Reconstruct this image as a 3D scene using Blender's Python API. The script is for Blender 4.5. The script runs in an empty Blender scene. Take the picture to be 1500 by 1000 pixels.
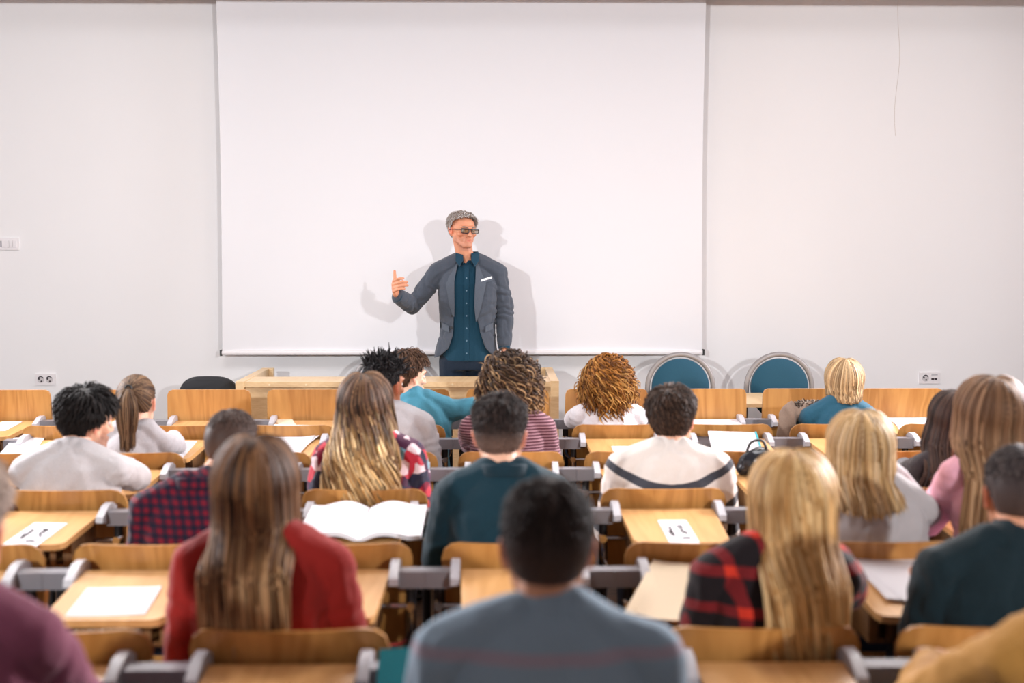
import bpy, bmesh, math, random
import numpy as np
from mathutils import Vector, Matrix, noise
from mathutils.bvhtree import BVHTree

random.seed(7); rng = np.random.default_rng(7)
PI = math.pi
sc = bpy.context.scene
COL = sc.collection

# ------------------------------------------------------------------ camera
cam_d = bpy.data.cameras.new('camera'); cam = bpy.data.objects.new('camera', cam_d); COL.objects.link(cam)
CAMZ = 1.67
cam.location = (0, 0, CAMZ)
cam.rotation_euler = (PI/2 - math.atan(133/1732), 0, -math.atan(26/1732))
cam_d.sensor_width = 36; cam_d.lens = 36*1732/1500
cam_d.clip_start = .05
cam_d.dof.use_dof = True; cam_d.dof.focus_distance = 7.5; cam_d.dof.aperture_fstop = 1.8
sc.camera = cam
# ------------------------------------------------------------------ world, exposure, lights
w = bpy.data.worlds.new('world'); sc.world = w; w.use_nodes = True
w.node_tree.nodes['Background'].inputs[0].default_value = (1, .95, .9, 1)
w.node_tree.nodes['Background'].inputs[1].default_value = .08
sc.view_settings.view_transform = 'Standard'; sc.view_settings.look = 'None'
sc.view_settings.gamma = 1; sc.view_settings.use_curve_mapping = False
sc.view_settings.exposure = 0.0

def light(name, kind, loc, target, power, color=(1, 1, 1), size=1, size_y=None, spot=None, blend=.3, spread=180):
    d = bpy.data.lights.new(name, kind); o = bpy.data.objects.new(name, d); COL.objects.link(o)
    o.location = loc
    o.rotation_euler = (Vector(target)-Vector(loc)).to_track_quat('-Z', 'Y').to_euler()
    d.energy = power; d.color = color
    if kind == 'AREA':
        d.shape = 'RECTANGLE'; d.size = size; d.size_y = size_y or size; d.spread = math.radians(spread)
    elif kind == 'SPOT':
        d.shadow_soft_size = size; d.spot_size = spot; d.spot_blend = blend
    return o
# studio flashes at the back of the hall, aimed over the audience at the front wall
light('flash_light', 'SPOT', (-3.0, -2.1, 2.75), (-.9, 8.1, 2.1), 1120, (.95, .98, 1), .11, spot=math.radians(49), blend=.35)
light('flash_light', 'SPOT', (2.8, -2.1, 2.75), (.5, 8.1, 2.1), 980, (.98, .98, 1), .11, spot=math.radians(49), blend=.35)
# added overhead area lights: three top-light the audience, two fill the wall
for x in (-2.3, 0, 2.3):
    light('overhead_fill_light', 'AREA', (x, 6.2, 3.5), (x*.9, 3.6, .8), 27, (1, .97, .94), 1.1, .8, spread=95)
light('overhead_fill_light', 'AREA', (-1.8, 5.0, 3.55), (-1.8, 5.4, 0), 40, (.95, .98, 1), 1.2, 1.2, spread=180)
light('overhead_fill_light', 'AREA', (1.8, 5.0, 3.55), (1.8, 5.4, 0), 40, (.97, .97, 1), 1.2, 1.2, spread=180)
# added side area lights that rim the audience, no windows behind them
light('side_rim_light', 'AREA', (4.9, 6.4, 2.6), (.3, 3.6, .9), 250, (1, .95, .97), 1.6, 1.2, spread=110)
light('side_rim_light', 'AREA', (-4.9, 6.4, 2.6), (-.3, 3.6, .9), 170, (1, .97, 1), 1.6, 1.2, spread=110)

# ------------------------------------------------------------------ helpers
def tag(o, label=None, cat=None, group=None, kind=None):
    if label: o['label'] = label
    if cat: o['category'] = cat
    if group: o['group'] = group
    if kind: o['kind'] = kind
    return o
def thing(name, label, cat, loc=(0, 0, 0), rz=0, group=None):
    o = bpy.data.objects.new(name, None); COL.objects.link(o); o.empty_display_size = .1
    o.location = loc; o.rotation_euler = (0, 0, rz)
    return tag(o, label, cat, group)
def link(name, me, mat, parent=None, smooth=True):
    o = bpy.data.objects.new(name, me); COL.objects.link(o)
    if mat and not me.materials: me.materials.append(mat)
    if parent: o.parent = parent
    if smooth: me.shade_smooth()
    return o
def obj(name, bm, mat, parent=None, smooth=False, bevel=0, seg=2):
    if bevel:
        bmesh.ops.bevel(bm, geom=[e for e in bm.edges if e.is_manifold and e.calc_face_angle(0) > .5], offset=bevel, segments=seg, affect='EDGES', profile=.5)
    bmesh.ops.recalc_face_normals(bm, faces=bm.faces)
    me = bpy.data.meshes.new(name); bm.to_mesh(me); bm.free()
    o = link(name, me, mat, parent, smooth)
    if smooth or bevel:
        me.shade_smooth()
        try: me.set_sharp_from_angle(angle=math.radians(38))
        except Exception: pass
    return o
def box(bm, x0, x1, y0, y1, z0, z1, M=None):
    vs = [bm.verts.new((x, y, z)) for x in (x0, x1) for y in (y0, y1) for z in (z0, z1)]
    if M is not None:
        for v in vs: v.co = M @ v.co
    for f in ((0, 1, 3, 2), (4, 6, 7, 5), (0, 4, 5, 1), (2, 3, 7, 6), (0, 2, 6, 4), (1, 5, 7, 3)):
        bm.faces.new([vs[i] for i in f])
    return bm
def B(*a, M=None): return box(bmesh.new(), *a, M=M)
def ring_loft(bm, rings, cap=True):
    """rings: list of equally long lists of points"""
    vr = [[bm.verts.new(p) for p in r] for r in rings]
    n = len(vr[0])
    for a, b in zip(vr, vr[1:]):
        for i in range(n): bm.faces.new((a[i], a[(i+1) % n], b[(i+1) % n], b[i]))
    if cap:
        bm.faces.new(vr[0][::-1]); bm.faces.new(vr[-1])
    return bm
def tube_path(bm, pts, r, n=8):
    pts = [Vector(p) for p in pts]; rings = []
    up = None
    for i, p in enumerate(pts):
        t = (pts[min(i+1, len(pts)-1)]-pts[max(i-1, 0)]).normalized()
        if up is None: up = t.orthogonal().normalized()
        up = (up - t*up.dot(t)).normalized(); s = t.cross(up)
        rr = r[i] if isinstance(r, (list, tuple)) else r
        rings.append([p+(up*math.cos(a)+s*math.sin(a))*rr for a in [2*PI*k/n for k in range(n)]])
    return ring_loft(bm, rings)
def smooth_pts(pts, n=4):
    pts = [Vector(p) for p in pts]; out = []
    P = [pts[0]]+pts+[pts[-1]]
    for i in range(1, len(P)-2):
        for k in range(n):
            t = k/n
            a, b, c, d = P[i-1:i+3]
            out.append(.5*((2*b)+(c-a)*t+(2*a-5*b+4*c-d)*t*t+(-a+3*b-3*c+d)*t**3))
    out.append(pts[-1]); return out

# ------------------------------------------------------------------ materials
def srgb(r, g, b):
    f = lambda c: (c/255/12.92) if c/255 <= .04045 else ((c/255+.055)/1.055)**2.4
    return (f(r), f(g), f(b), 1)
def mat(name, color, rough=.6, metal=0, spec=.5, sheen=0):
    m = bpy.data.materials.new(name); m.use_nodes = True
    b = m.node_tree.nodes['Principled BSDF']
    b.inputs['Base Color'].default_value = color; b.inputs['Roughness'].default_value = rough
    b.inputs['Metallic'].default_value = metal; b.inputs['Specular IOR Level'].default_value = spec
    b.inputs['Sheen Weight'].default_value = sheen
    return m
class NT:
    def __init__(s, m): s.m = m; s.t = m.node_tree; s.b = s.t.nodes['Principled BSDF']
    def n(s, typ, **kw):
        x = s.t.nodes.new(typ)
        for k, v in kw.items():
            if k in x.inputs.keys() if isinstance(k, str) else False: x.inputs[k].default_value = v
            else: setattr(x, k, v)
        return x
    def l(s, a, b): s.t.links.new(a, b)
    def coord(s, scale=(1, 1, 1), kind='Object', rot=(0, 0, 0)):
        tc = s.n('ShaderNodeTexCoord'); mp = s.n('ShaderNodeMapping')
        mp.inputs['Scale'].default_value = scale; mp.inputs['Rotation'].default_value = rot
        s.l(tc.outputs[kind], mp.inputs['Vector']); return mp.outputs['Vector']
    def ramp(s, fac, stops, interp='LINEAR'):
        r = s.n('ShaderNodeValToRGB'); r.color_ramp.interpolation = interp
        e = r.color_ramp.elements
        while len(e) < len(stops): e.new(.5)
        for el, (p, c) in zip(e, stops): el.position = p; el.color = c
        s.l(fac, r.inputs['Fac']); return r.outputs['Color']
    def noise(s, vec, scale, detail=3, dist=0):
        x = s.n('ShaderNodeTexNoise'); x.inputs['Scale'].default_value = scale
        x.inputs['Detail'].default_value = detail; x.inputs['Distortion'].default_value = dist
        s.l(vec, x.inputs['Vector']); return x.outputs['Fac']
    def bump(s, h, strength=.3, dist=.01):
        x = s.n('ShaderNodeBump'); x.inputs['Strength'].default_value = strength
        x.inputs['Distance'].default_value = dist
        s.l(h, x.inputs['Height']); s.l(x.outputs['Normal'], s.b.inputs['Normal'])
    def base(s, c): s.l(c, s.b.inputs['Base Color'])
    def sep(s, v):
        x = s.n('ShaderNodeSeparateXYZ'); s.l(v, x.inputs[0]); return x.outputs
    def math(s, op, a, b=None, c=None):
        x = s.n('ShaderNodeMath', operation=op)
        for i, v in enumerate((a, b, c)):
            if v is None: continue
            if isinstance(v, (int, float)): x.inputs[i].default_value = v
            else: s.l(v, x.inputs[i])
        return x.outputs[0]
    def mix(s, fac, a, b, mode='MIX'):
        x = s.n('ShaderNodeMix', data_type='RGBA', blend_type=mode)
        for sock, v in ((x.inputs[0], fac), (x.inputs[6], a), (x.inputs[7], b)):
            if isinstance(v, (int, float, tuple)): sock.default_value = v
            else: s.l(v, sock)
        return x.outputs[2]
def wood(name, dark, light_, grain=(60, 60, 4), rough=.38, contrast=1):
    m = mat(name, light_, rough); t = NT(m)
    oi = t.n('ShaderNodeObjectInfo')
    add = t.n('ShaderNodeVectorMath', operation='ADD')
    cmb = t.n('ShaderNodeCombineXYZ')
    t.l(t.math('MULTIPLY', oi.outputs['Random'], 37.0), cmb.inputs[0]); t.l(t.math('MULTIPLY', oi.outputs['Random'], 11.0), cmb.inputs[2])
    t.l(t.coord(tuple(g/10 for g in grain)), add.inputs[0]); t.l(cmb.outputs[0], add.inputs[1])
    n1 = t.noise(add.outputs[0], 1.0, 4, 1.2)
    wv = t.math('SINE', t.math('MULTIPLY', n1, 46.0)); wv = t.math('MULTIPLY_ADD', wv, .16*contrast, .5)
    n2 = t.noise(add.outputs[0], 9.0, 3)
    f = t.math('ADD', wv, t.math('MULTIPLY_ADD', n2, .5, -.25))
    t.base(t.ramp(f, [(.2, dark), (.75, light_)]))
    return m
M_back = wood('beech_plywood', srgb(156, 104, 48), srgb(196, 142, 78), (40, 40, 5), .36)
M_front = wood('beech_front_panel', srgb(176, 118, 58), srgb(206, 150, 84), (40, 40, 5), .36)
M_desk = wood('beech_desktop', srgb(190, 140, 86), srgb(216, 168, 112), (50, 6, 20), .3, .6)
M_edge = wood('beech_edge', srgb(168, 112, 56), srgb(196, 140, 76), (10, 10, 90), .45)
M_counter = wood('light_beech_veneer', srgb(212, 176, 128), srgb(234, 204, 160), (30, 6, 90), .35, .5)
M_grey = mat('grey_plastic', srgb(178, 176, 182), .4)
M_bar = mat('grey_steel', srgb(136, 134, 140), .35, .3)
M_post = mat('dark_steel', srgb(42, 40, 42), .4, .6)
M_chrome = mat('chrome', srgb(210, 210, 215), .15, 1)
M_shelf = wood('brown_shelf', srgb(80, 52, 26), srgb(132, 90, 44), (80, 10, 10), .6)
M_black = mat('black_rubber', srgb(22, 22, 24), .5)
def wallmat(name, c):
    m = mat(name, c, .85, spec=.2); t = NT(m)
    v = t.coord()
    n = t.noise(v, .6, 3); t.base(t.mix(n, tuple(x*.985 for x in c[:3])+(1,), c))
    t.bump(t.noise(v, 60, 3), .06, .004); return m
M_wall = wallmat('white_plaster', (.88, .87, .88, 1))
M_ceil = wallmat('ceiling_paint', (.62, .55, .52, 1))
M_screen = mat('projection_fabric', (.81, .81, .84, 1), .9, spec=.15)
M_white = mat('white_plastic', srgb(236, 232, 234), .4)
M_floor = wood('dark_wooden_floor', srgb(52, 34, 22), srgb(92, 62, 40), (8, 60, 8), .45)
M_paper = mat('paper', srgb(218, 216, 221), .8, spec=.2)
M_cream = mat('cream_paper', srgb(230, 212, 184), .8, spec=.2)
M_ink = mat('printed_ink', srgb(62, 54, 60), .8)
M_teal = mat('teal_upholstery', srgb(8, 84, 112), .8, sheen=.3)
def _(m=M_teal):
    t = NT(m); n = t.noise(t.coord(), 300, 2); t.base(t.mix(n, srgb(2, 58, 80), srgb(8, 84, 110))); t.bump(n, .3, .002)
_()

# ------------------------------------------------------------------ room
WY = 8.1
def struct(name, bm, m, **k):
    o = obj(name, bm, m, **k); tag(o, kind='structure'); return o
struct('floor', B(-6, 6, -4, WY+.1, -.1, 0), M_floor)
struct('wall_front', B(-6, 6, WY, WY+.15, 0, 3.7), M_wall)
struct('wall_back', B(-6, 6, -4.15, -4, 0, 3.7), M_wall)
struct('wall_left', B(-6.15, -6, -4, WY, 0, 3.7), M_wall)
struct('wall_right', B(6, 6.15, -4, WY, 0, 3.7), M_wall)
struct('ceiling', B(-6, 6, -4, WY, 3.6, 3.7), M_ceil)
struct('shadow_beam', B(-6, 6, 7.15, 7.35, 3.275, 3.6), M_ceil)  # added out of view, set to shade the top of wall and screen
struct('podium_platform', B(-4.5, 4.5, 6.93, WY, 0, .10), M_floor, bevel=.004)
struct('baseboard_front', B(-6, 6, WY-.015, WY, .10, .18), M_ceil)
# faint plaster seam on the right wall
bm = bmesh.new(); tube_path(bm, [(2.72+.012*math.sin(z*9)+.006*z, WY-.0003, z) for z in np.linspace(2.45, 3.55, 14)], .0016, 4)
struct('trim_1', bm, mat('plaster_seam', srgb(205, 195, 190), .9))

# projection screen
PXM = 1732/ (WY-.06)
def wx(px, Y): return (px-724)*Y/1732 
def wz(py, Y): return CAMZ-(py-367)*Y/1732
scr = thing('projection_screen', 'wide white pull-down projection screen hanging on the front wall behind the lecturer', 'projection screen', (0, WY, 0))
SY = WY-.10
x0, x1 = wx(326.5, SY), wx(1029.5, SY); zb = wz(516, SY)
bm = bmesh.new()
nx, nz = 24, 20
rows = []
for s in (0, 1):
    g = []
    for j in range(nz+1):
        zz = zb+(3.5-zb)*j/nz; r = []
        for i in range(nx+1):
            u = i/nx; edge = 1-(.5+.5*math.cos((zz-zb)/(3.5-zb)*2*PI))*0
            pinch = .012*math.sin(PI*(zz-zb)/(3.5-zb))
            xx = x0+pinch+(x1-x0-2*pinch)*u
            curl = .018*math.exp(-min(u, 1-u)*40)
            r.append(bm.verts.new((xx, -.10-curl+s*.002, zz)))
        g.append(r)
    rows.append(g)
for s in (0, 1):
    for j in range(nz):
        for i in range(nx):
            g = rows[s]; bm.faces.new((g[j][i], g[j][i+1], g[j+1][i+1], g[j+1][i]))
obj('screen_fabric', bm, M_screen, scr, smooth=True)
bm = bmesh.new()
prof = [(.0, .016), (.014, .014), (.02, 0), (.014, -.014), (0, -.016), (-.014, -.012), (-.016, 0), (-.014, .012)]
ring_loft(bm, [[(x, -.105+a, zb+b) for a, b in prof] for x in (x0-.004, x1+.004)])
obj('bottom_bar', bm, M_white, scr)
for xx in (x0-.016, x1+.004):
    obj('end_cap', B(xx, xx+.012, -.125, -.085, zb-.02, zb+.02), M_black, scr, bevel=.003)
obj('roller_case', B(x0-.1, x1+.1, -.16, 0, 3.47, 3.6), M_white, scr, bevel=.01)

# wall plates
def plate(px0, px1, py0, py1, name, lab, cat, kind_):
    Y = WY; xa, xb, za, zb_ = wx(px0, Y), wx(px1, Y), wz(py1, Y), wz(py0, Y)
    t = thing(name, lab, cat, ((xa+xb)/2, Y, (za+zb_)/2))
    W_, H_ = (xb-xa)/2, (zb_-za)/2
    obj('cover_plate', B(-W_, W_, -.012, 0, -H_, H_), M_white, t, bevel=.004)
    if kind_ == 'switch':
        for k in range(4):
            xk = -W_*.58+k*W_*.36
            obj('rocker', B(xk, xk+W_*.3, -.018, -.008, -H_*.55, H_*.55), M_white, t, bevel=.002)
        obj('indicator_frame', B(-W_*.78, -W_*.62, -.014, -.01, -H_*.5, H_*.5), M_grey, t)
    else:
        for s in ((-1, 1) if kind_ == 'double' else (-1,)):
            c = s*W_*.42
            bm = bmesh.new(); tube_path(bm, [(c, -.0135, 0), (c, -.010, 0)], H_*.62, 24); obj('socket_well', bm, mat('socket_shade', srgb(205, 200, 202), .5), t, smooth=True)
            bm = bmesh.new(); tube_path(bm, [(c+H_*.42*math.cos(a), -.015, H_*.12+H_*.42*math.sin(a)) for a in np.linspace(.3, PI-.3, 8)], .0035, 5)
            tube_path(bm, [(c+.004, -.016, -H_*.32), (c+.004, -.013, -H_*.32)], .006, 8)
            tube_path(bm, [(c-.012, -.016, H_*.1), (c-.012, -.013, H_*.1)], .006, 8)
            obj('contact', bm, M_ink, t)
        if kind_ == 'network':
            for k in (0, 1):
                c = W_*(.28+.3*k); obj('network_port', B(c-.009, c+.009, -.015, -.01, -.014, 0), M_ink, t)
            obj('cable_label', B(W_*.15, W_*.75, -.0135, -.011, H_*.5, H_*.68), M_grey, t)
plate(5, 35, 348.5, 366, 'light_switch', 'white four-gang light switch on the wall at far left', 'light switch', 'switch')
plate(52.5, 82, 546.5, 563, 'wall_socket', 'white double power socket low on the wall left of the screen', 'socket', 'double')
plate(1352.5, 1383, 546.5, 563, 'wall_socket', 'white socket plate with two network ports on the wall right of the screen', 'socket', 'network')

# ------------------------------------------------------------------ lecture seats
SP = .55
ROWY = {1: 6.51, 2: 5.846, 3: 5.046, 4: 4.246, 5: 3.446, 6: 2.646, 7: 1.846}
def seat_x(n): return .073+SP*n
def rounded_plate(w0, w1, z0, z1, r, thick, yf, nx=20, nzz=12, rb=None):
    """upright plywood plate; w0/w1 half widths at bottom/top, yf(x,z) its depth"""
    bm = bmesh.new(); rb = r if rb is None else rb
    H = z1-z0
    grid = []
    zs = [z0+H*(0.5-0.5*math.cos(PI*j/nzz)) for j in range(nzz+1)]
    for s in (0, 1):
        g = []
        for z in zs:
            hw = w0+(w1-w0)*(z-z0)/H
            if z > z1-r: hw -= r-math.sqrt(max(0, r*r-(z-(z1-r))**2))
            if z < z0+rb: hw -= rb-math.sqrt(max(0, rb*rb-((z0+rb)-z)**2))
            g.append([bm.verts.new((hw*u, yf(hw*u, z)+s*thick, z)) for u in [2*i/nx-1 for i in range(nx+1)]])
        grid.append(g)
    for s in (0, 1):
        g = grid[s]
        for j in range(nzz):
            for i in range(nx): bm.faces.new((g[j][i], g[j][i+1], g[j+1][i+1], g[j+1][i]))
    a, b = grid
    per = [(0, i) for i in range(nx+1)]+[(j, nx) for j in range(1, nzz+1)]+[(nzz, i) for i in range(nx-1, -1, -1)]+[(j, 0) for j in range(nzz-1, 0, -1)]
    for k in range(len(per)):
        (j, i), (j2, i2) = per[k], per[(k+1) % len(per)]
        bm.faces.new((a[j][i], b[j][i], b[j2][i2], a[j2][i2]))
    return bm
seat_mesh = {}
def make_seat(front, folded):
    t = thing('lecture_seat', '-', 'lecture seat')
    if front:
        obj('front_panel', rounded_plate(.236, .228, .45, .905, .028, .016, lambda x, z: (.905-z)*.04), M_front, t, smooth=True)
    else:
        obj('backrest', rounded_plate(.205, .237, .43, .802, .06, .013, lambda x, z: .04*(x/.237)**2+(.802-z)*.14), M_back, t, smooth=True)
    # desktop: tapered board, slight slope
    bm = bmesh.new(); ring = []
    def dz(y): return .736+(y+.03)*.07
    yb, yn = -.025, -.41
    pts = [(-.172, yb), (-.160, yn+.03), (-.150, yn+.008), (-.130, yn), (.130, yn), (.150, yn+.008), (.160, yn+.03), (.172, yb)]
    ring_loft(bm, [[(x, y, dz(y)-.02) for x, y in pts], [(x, y, dz(y)) for x, y in pts]])
    obj('desktop', bm, M_desk, t, bevel=.003)
    # under-desk book shelf of slats
    bm = B(-.15, .15, -.30, -.06, .60, .612)
    for k in range(7): box(bm, -.145+k*.0445, -.125+k*.0445, -.302, -.292, .612, .69)
    for s in (-1, 1): box(bm, s*.145-.006, s*.145+.006, -.30, -.06, .612, .71)
    obj('book_shelf', bm, M_shelf, t)
    if not front:
        bm = bmesh.new()
        n = 12; rings = []
        for j in range(n+1):
            y = .03+.33*j/n
            hw = .20-(.05*max(0, (j-n+3)/3)**2)
            zz = .44+.02*math.cos(j/n*PI)*.5-.03*max(0, (j-n+3)/3)**2
            rings.append([(-hw, y, zz+.004), (-hw*.5, y, zz-.004), (hw*.5, y, zz-.004), (hw, y, zz+.004), (hw, y, zz+.018), (hw*.5, y, zz+.010), (-hw*.5, y, zz+.010), (-hw, y, zz+.018)])
        if folded:
            R = Matrix.Translation((0, .12, .40)) @ Matrix.Rotation(math.radians(80), 4, 'X') @ Matrix.Translation((0, -.03, -.44))
            rings = [[R @ Vector(p) for p in r] for r in rings]
        ring_loft(bm, rings)
        obj('seat', bm, M_back, t, smooth=True)
        for s in (-1, 1):
            bm = bmesh.new(); tube_path(bm, [(s*.222, -.055, .50), (s*.222, .02, .42), (s*.205, .1, .415), (s*.18, .22, .425)], .011, 8)
            obj('seat_bracket', bm, M_post, t, smooth=True)
    for s in (-1, 1):
        # plastic bracket : fin joining bar, backrest and desk
        bm = bmesh.new()
        prof = [(.035, .70), (.03, .745), (-.01, .765), (-.06, .762), (-.125, .735), (-.13, .715), (-.05, .695)]
        ring_loft(bm, [[(s*.174, y, z) for y, z in prof], [(s*.200, y, z) for y, z in prof]])
        obj('bracket', bm, M_grey, t, bevel=.006)
        obj('crossbar', B(min(s*.2, s*.2745), max(s*.2, s*.2745), -.085, -.03, .695, .745), M_bar, t, bevel=.004)
        bm = bmesh.new(); tube_path(bm, [(s*.232, -.057, .0), (s*.232, -.057, .70)], .0155, 10)
        ring_loft(bm, [[(s*.232+dx, -.057+dy, z) for dx, dy in ((-.036, -.09), (.036, -.09), (.036, .09), (-.036, .09))] for z in (0, .012)])
        obj('post', bm, M_post, t, smooth=True)
        bm = bmesh.new(); tube_path(bm, smooth_pts([(s*.235, -.085, .645), (s*.235, -.09, .60), (s*.232, -.09, .565), (s*.205, -.09, .535), (s*.13, -.09, .53)]), .009, 8)
        tube_path(bm, [(s*.245, -.085, .645), (s*.10, -.085, .645)], .008, 8)
        tube_path(bm, [(s*.235, -.10, .645), (s*.235, -.05, .645)], .014, 10)
        obj('chrome_tube', bm, M_chrome, t, smooth=True)
    return t
def copy_tree(o, parent=None):
    c = o.copy(); COL.objects.link(c)
    if parent: c.parent = parent
    for ch in o.children: copy_tree(ch, c)
    return c
ORD = ['', 'first', 'second', 'third', 'fourth', 'fifth', 'sixth', 'seventh', 'eighth', 'ninth', 'tenth', 'eleventh', 'twelfth']
OCC = {2: {-1: 'under the student in the bright teal top', 1: 'under the student with ginger curls', 3: 'under the student with the blond bob'},
       3: {-3: 'under the ponytailed student', -1: 'under the student with spiky twisted hair', 0: 'under the student with brown curls'},
       4: {-3: 'under the dark-haired student in pale grey', -1: 'under the student in the floral blouse', 1: 'under the student in the striped jumper', 3: 'under the dark brunette at the far right'},
       5: {-2: 'under the student in the maroon check shirt', 0: 'under the student in the dark teal polo', 2: 'under the blonde in the speckled grey jumper', 3: 'under the student in the pink blouse'},
       6: {-1: 'under the brunette in the red jumper', 1: 'under the blonde in the red and black plaid', 2: 'under the bearded student in dark green'},
       7: {-2: 'under the student in the purple jumper', 0: 'under the student in the grey-blue jumper', 2: 'under the student in mustard'}}
ON = {(5, -2): 'blank white sheet on its desk', (4, -3): 'small printed seat slip at the left of its desk', (4, 1): 'printed seat slip on its bare desk', (4, -1): 'open notebook on its desk',
      (2, -2): 'pile of loose printed sheets on its desk', (2, 2): 'white booklet and tablet on its desk', (5, 1): 'open cream booklet on its desk', (5, 2): 'heap of white papers on its desk', (1, 4): 'two white sheets on its desk, at the far right'}
protos = {}
for r in range(1, 8):
    Y = ROWY[r]; k = 0
    vis = [n for n in range(-8, 9) if wx(0, Y)-.23 < seat_x(n) < wx(1500, Y)+.23] if r < 7 else [-2, 0, 2]
    for n in vis:
        k += 1
        occ = OCC.get(r, {}).get(n)
        key = (r == 1, occ is None)
        if key not in protos: protos[key] = s = make_seat(*key)
        else: s = copy_tree(protos[key])
        s.location = (seat_x(n), Y, 0)
        if occ: lab = 'beech lecture seat '+occ
        else:
            lab = ('empty ' if r > 1 else 'tall flat ')+'beech lecture '+('seat' if r > 1 else 'front panel with desk')+', '+ORD[k]+' from the left in the '+(['', 'front', 'second', 'third', 'fourth', 'fifth', 'nearest'][r])+' row'
        if (r, n) in ON and not occ: lab = 'beech lecture seat with '+ON[(r, n)] if r > 1 else 'beech front panel with '+ON[(r, n)]
        tag(s, lab, 'lecture seat' if r > 1 else 'lecture desk', ['', 'beech panels and desks of the front row', 'beech seats of the second row', 'beech seats of the third row', 'beech seats of the fourth row', 'beech seats of the fifth row', 'beech seats of the nearest row', 'seats under the closest students'][r])

# ------------------------------------------------------------------ lecturer's desk
DY = 7.02; dxl, dxr = wx(345, DY), wx(819, DY); DZ = wz(558, DY)
d = thing('lecturer_desk', 'long pale beech lecturer desk standing in front of the projection screen', 'desk', (0, 0, 0))
obj('countertop', B(dxl+.05, dxr-.05, DY-.015, DY+.29, DZ-.035, DZ-.004), M_counter, d, bevel=.003)
obj('front_panel', B(dxl+.05, dxr-.05, DY+.01, DY+.03, .10, DZ-.03), M_counter, d)
for xa in (dxl, dxr-.05):
    obj('side_panel', B(xa, xa+.05, DY-.02, DY+.80, .10, DZ), M_counter, d, bevel=.003)
    obj('corner_post', B(xa if xa < 0 else xa-.03, (xa+.08) if xa < 0 else xa+.05, DY+.75, DY+.80, .10, DZ+.001), M_counter, d, bevel=.002)
obj('worktop', B(dxl+.05, dxr-.05, DY+.03, DY+.33, .70, .725), M_counter, d)
for k in range(8):
    xk = dxl+.2+k*(dxr-dxl-.4)/7
    bm = bmesh.new(); tube_path(bm, [(xk, DY-.018, DZ-.02), (xk, DY-.012, DZ-.02)], .006, 10); obj('screw_cap', bm, mat('cap', srgb(235, 215, 180), .4), d)
# side table on the right
t = thing('side_table', 'low pale wooden table behind the front row on the right', 'table', (0, 0, 0))
obj('tabletop', B(.82, 2.3, 7.0, 7.55, .735, .757), M_counter, t, bevel=.003)
for x in (.86, 2.26):
    for y in (7.05, 7.50):
        obj('leg', B(x-.02, x+.02, y-.02, y+.02, .10, .735), M_post, t)
# teal chairs with hoop backs
def hoop_chair():
    c = thing('hoop_back_chair', '-', 'chair')
    R = .213; zc = .90-R
    bm = bmesh.new()
    pts = [(R*math.cos(a), -.06*0+0, zc+R*math.sin(a)) for a in np.linspace(0, PI, 25)]
    pts = [(R, .03, .40), (R, .015, zc-.12)]+pts+[(-R, .015, zc-.12), (-R, .03, .40)]
    tube_path(bm, pts, .0165, 10); obj('hoop_frame', bm, mat('satin_steel', srgb(150, 146, 146), .45, .3), c, smooth=True)
    bm = bmesh.new(); rings = []
    for k, (sc_, yy) in enumerate(((.0, -.028), (.5, -.027), (.85, -.022), (.93, -.012), (.93, .012), (.85, .02), (0.0, .02))):
        rr = []
        for a in np.linspace(0, 2*PI, 48, endpoint=False):
            x, z = math.cos(a), math.sin(a)
            if z < 0: z *= 1.15; x *= (1+.0*z)
            rr.append((x*(R-.012)*max(sc_, .01), yy+.03*(x*x)*0, zc+z*(R-.012)*max(sc_, .01)))
        rings.append(rr)
    ring_loft(bm, rings); obj('back_cushion', bm, M_teal, c, smooth=True)
    bm = bmesh.new(); rings = []
    for sc_, zz in ((.9, .40), (1, .41), (1, .44), (.92, .455), (.5, .462), (.02, .463)):
        rings.append([(.215*sc_*math.copysign(abs(math.cos(a))**.6, math.cos(a)), -.22+.215*sc_*math.copysign(abs(math.sin(a))**.6, math.sin(a)), zz) for a in np.linspace(0, 2*PI, 32, endpoint=False)])
    ring_loft(bm, rings); obj('seat_cushion', bm, M_teal, c, smooth=True)
    for sx in (-1, 1):
        for fy in (-.40, .03):
            bm = bmesh.new(); tube_path(bm, [(sx*.205, fy, .42), (sx*.215, fy+(-.03 if fy < 0 else .05), .0)], .0115, 8); obj('leg', bm, M_chrome, c, smooth=True)
    return c
hc = hoop_chair(); first = True
for px, top, lab in ((998.5, 518, 'teal chair with steel hoop back, left one of the two right of the screen'), (1145, 522, 'teal chair with steel hoop back, right one of the two beside the blonde bob'), (565, 521, 'teal hoop-back chair behind the spiky-haired student, at the lecturer desk')):
    c = hc if first else copy_tree(hc); first = False
    Yc = 7.62; c.location = (wx(px, Yc), Yc, .10); c.scale = (1, 1, 1)
    dzc = (wz(top, Yc)-1.0); c.location.z = .10
    tag(c, lab, 'chair', 'teal hoop-back chairs along the front wall')
    if px == 565: c.location.y = 7.66
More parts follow.
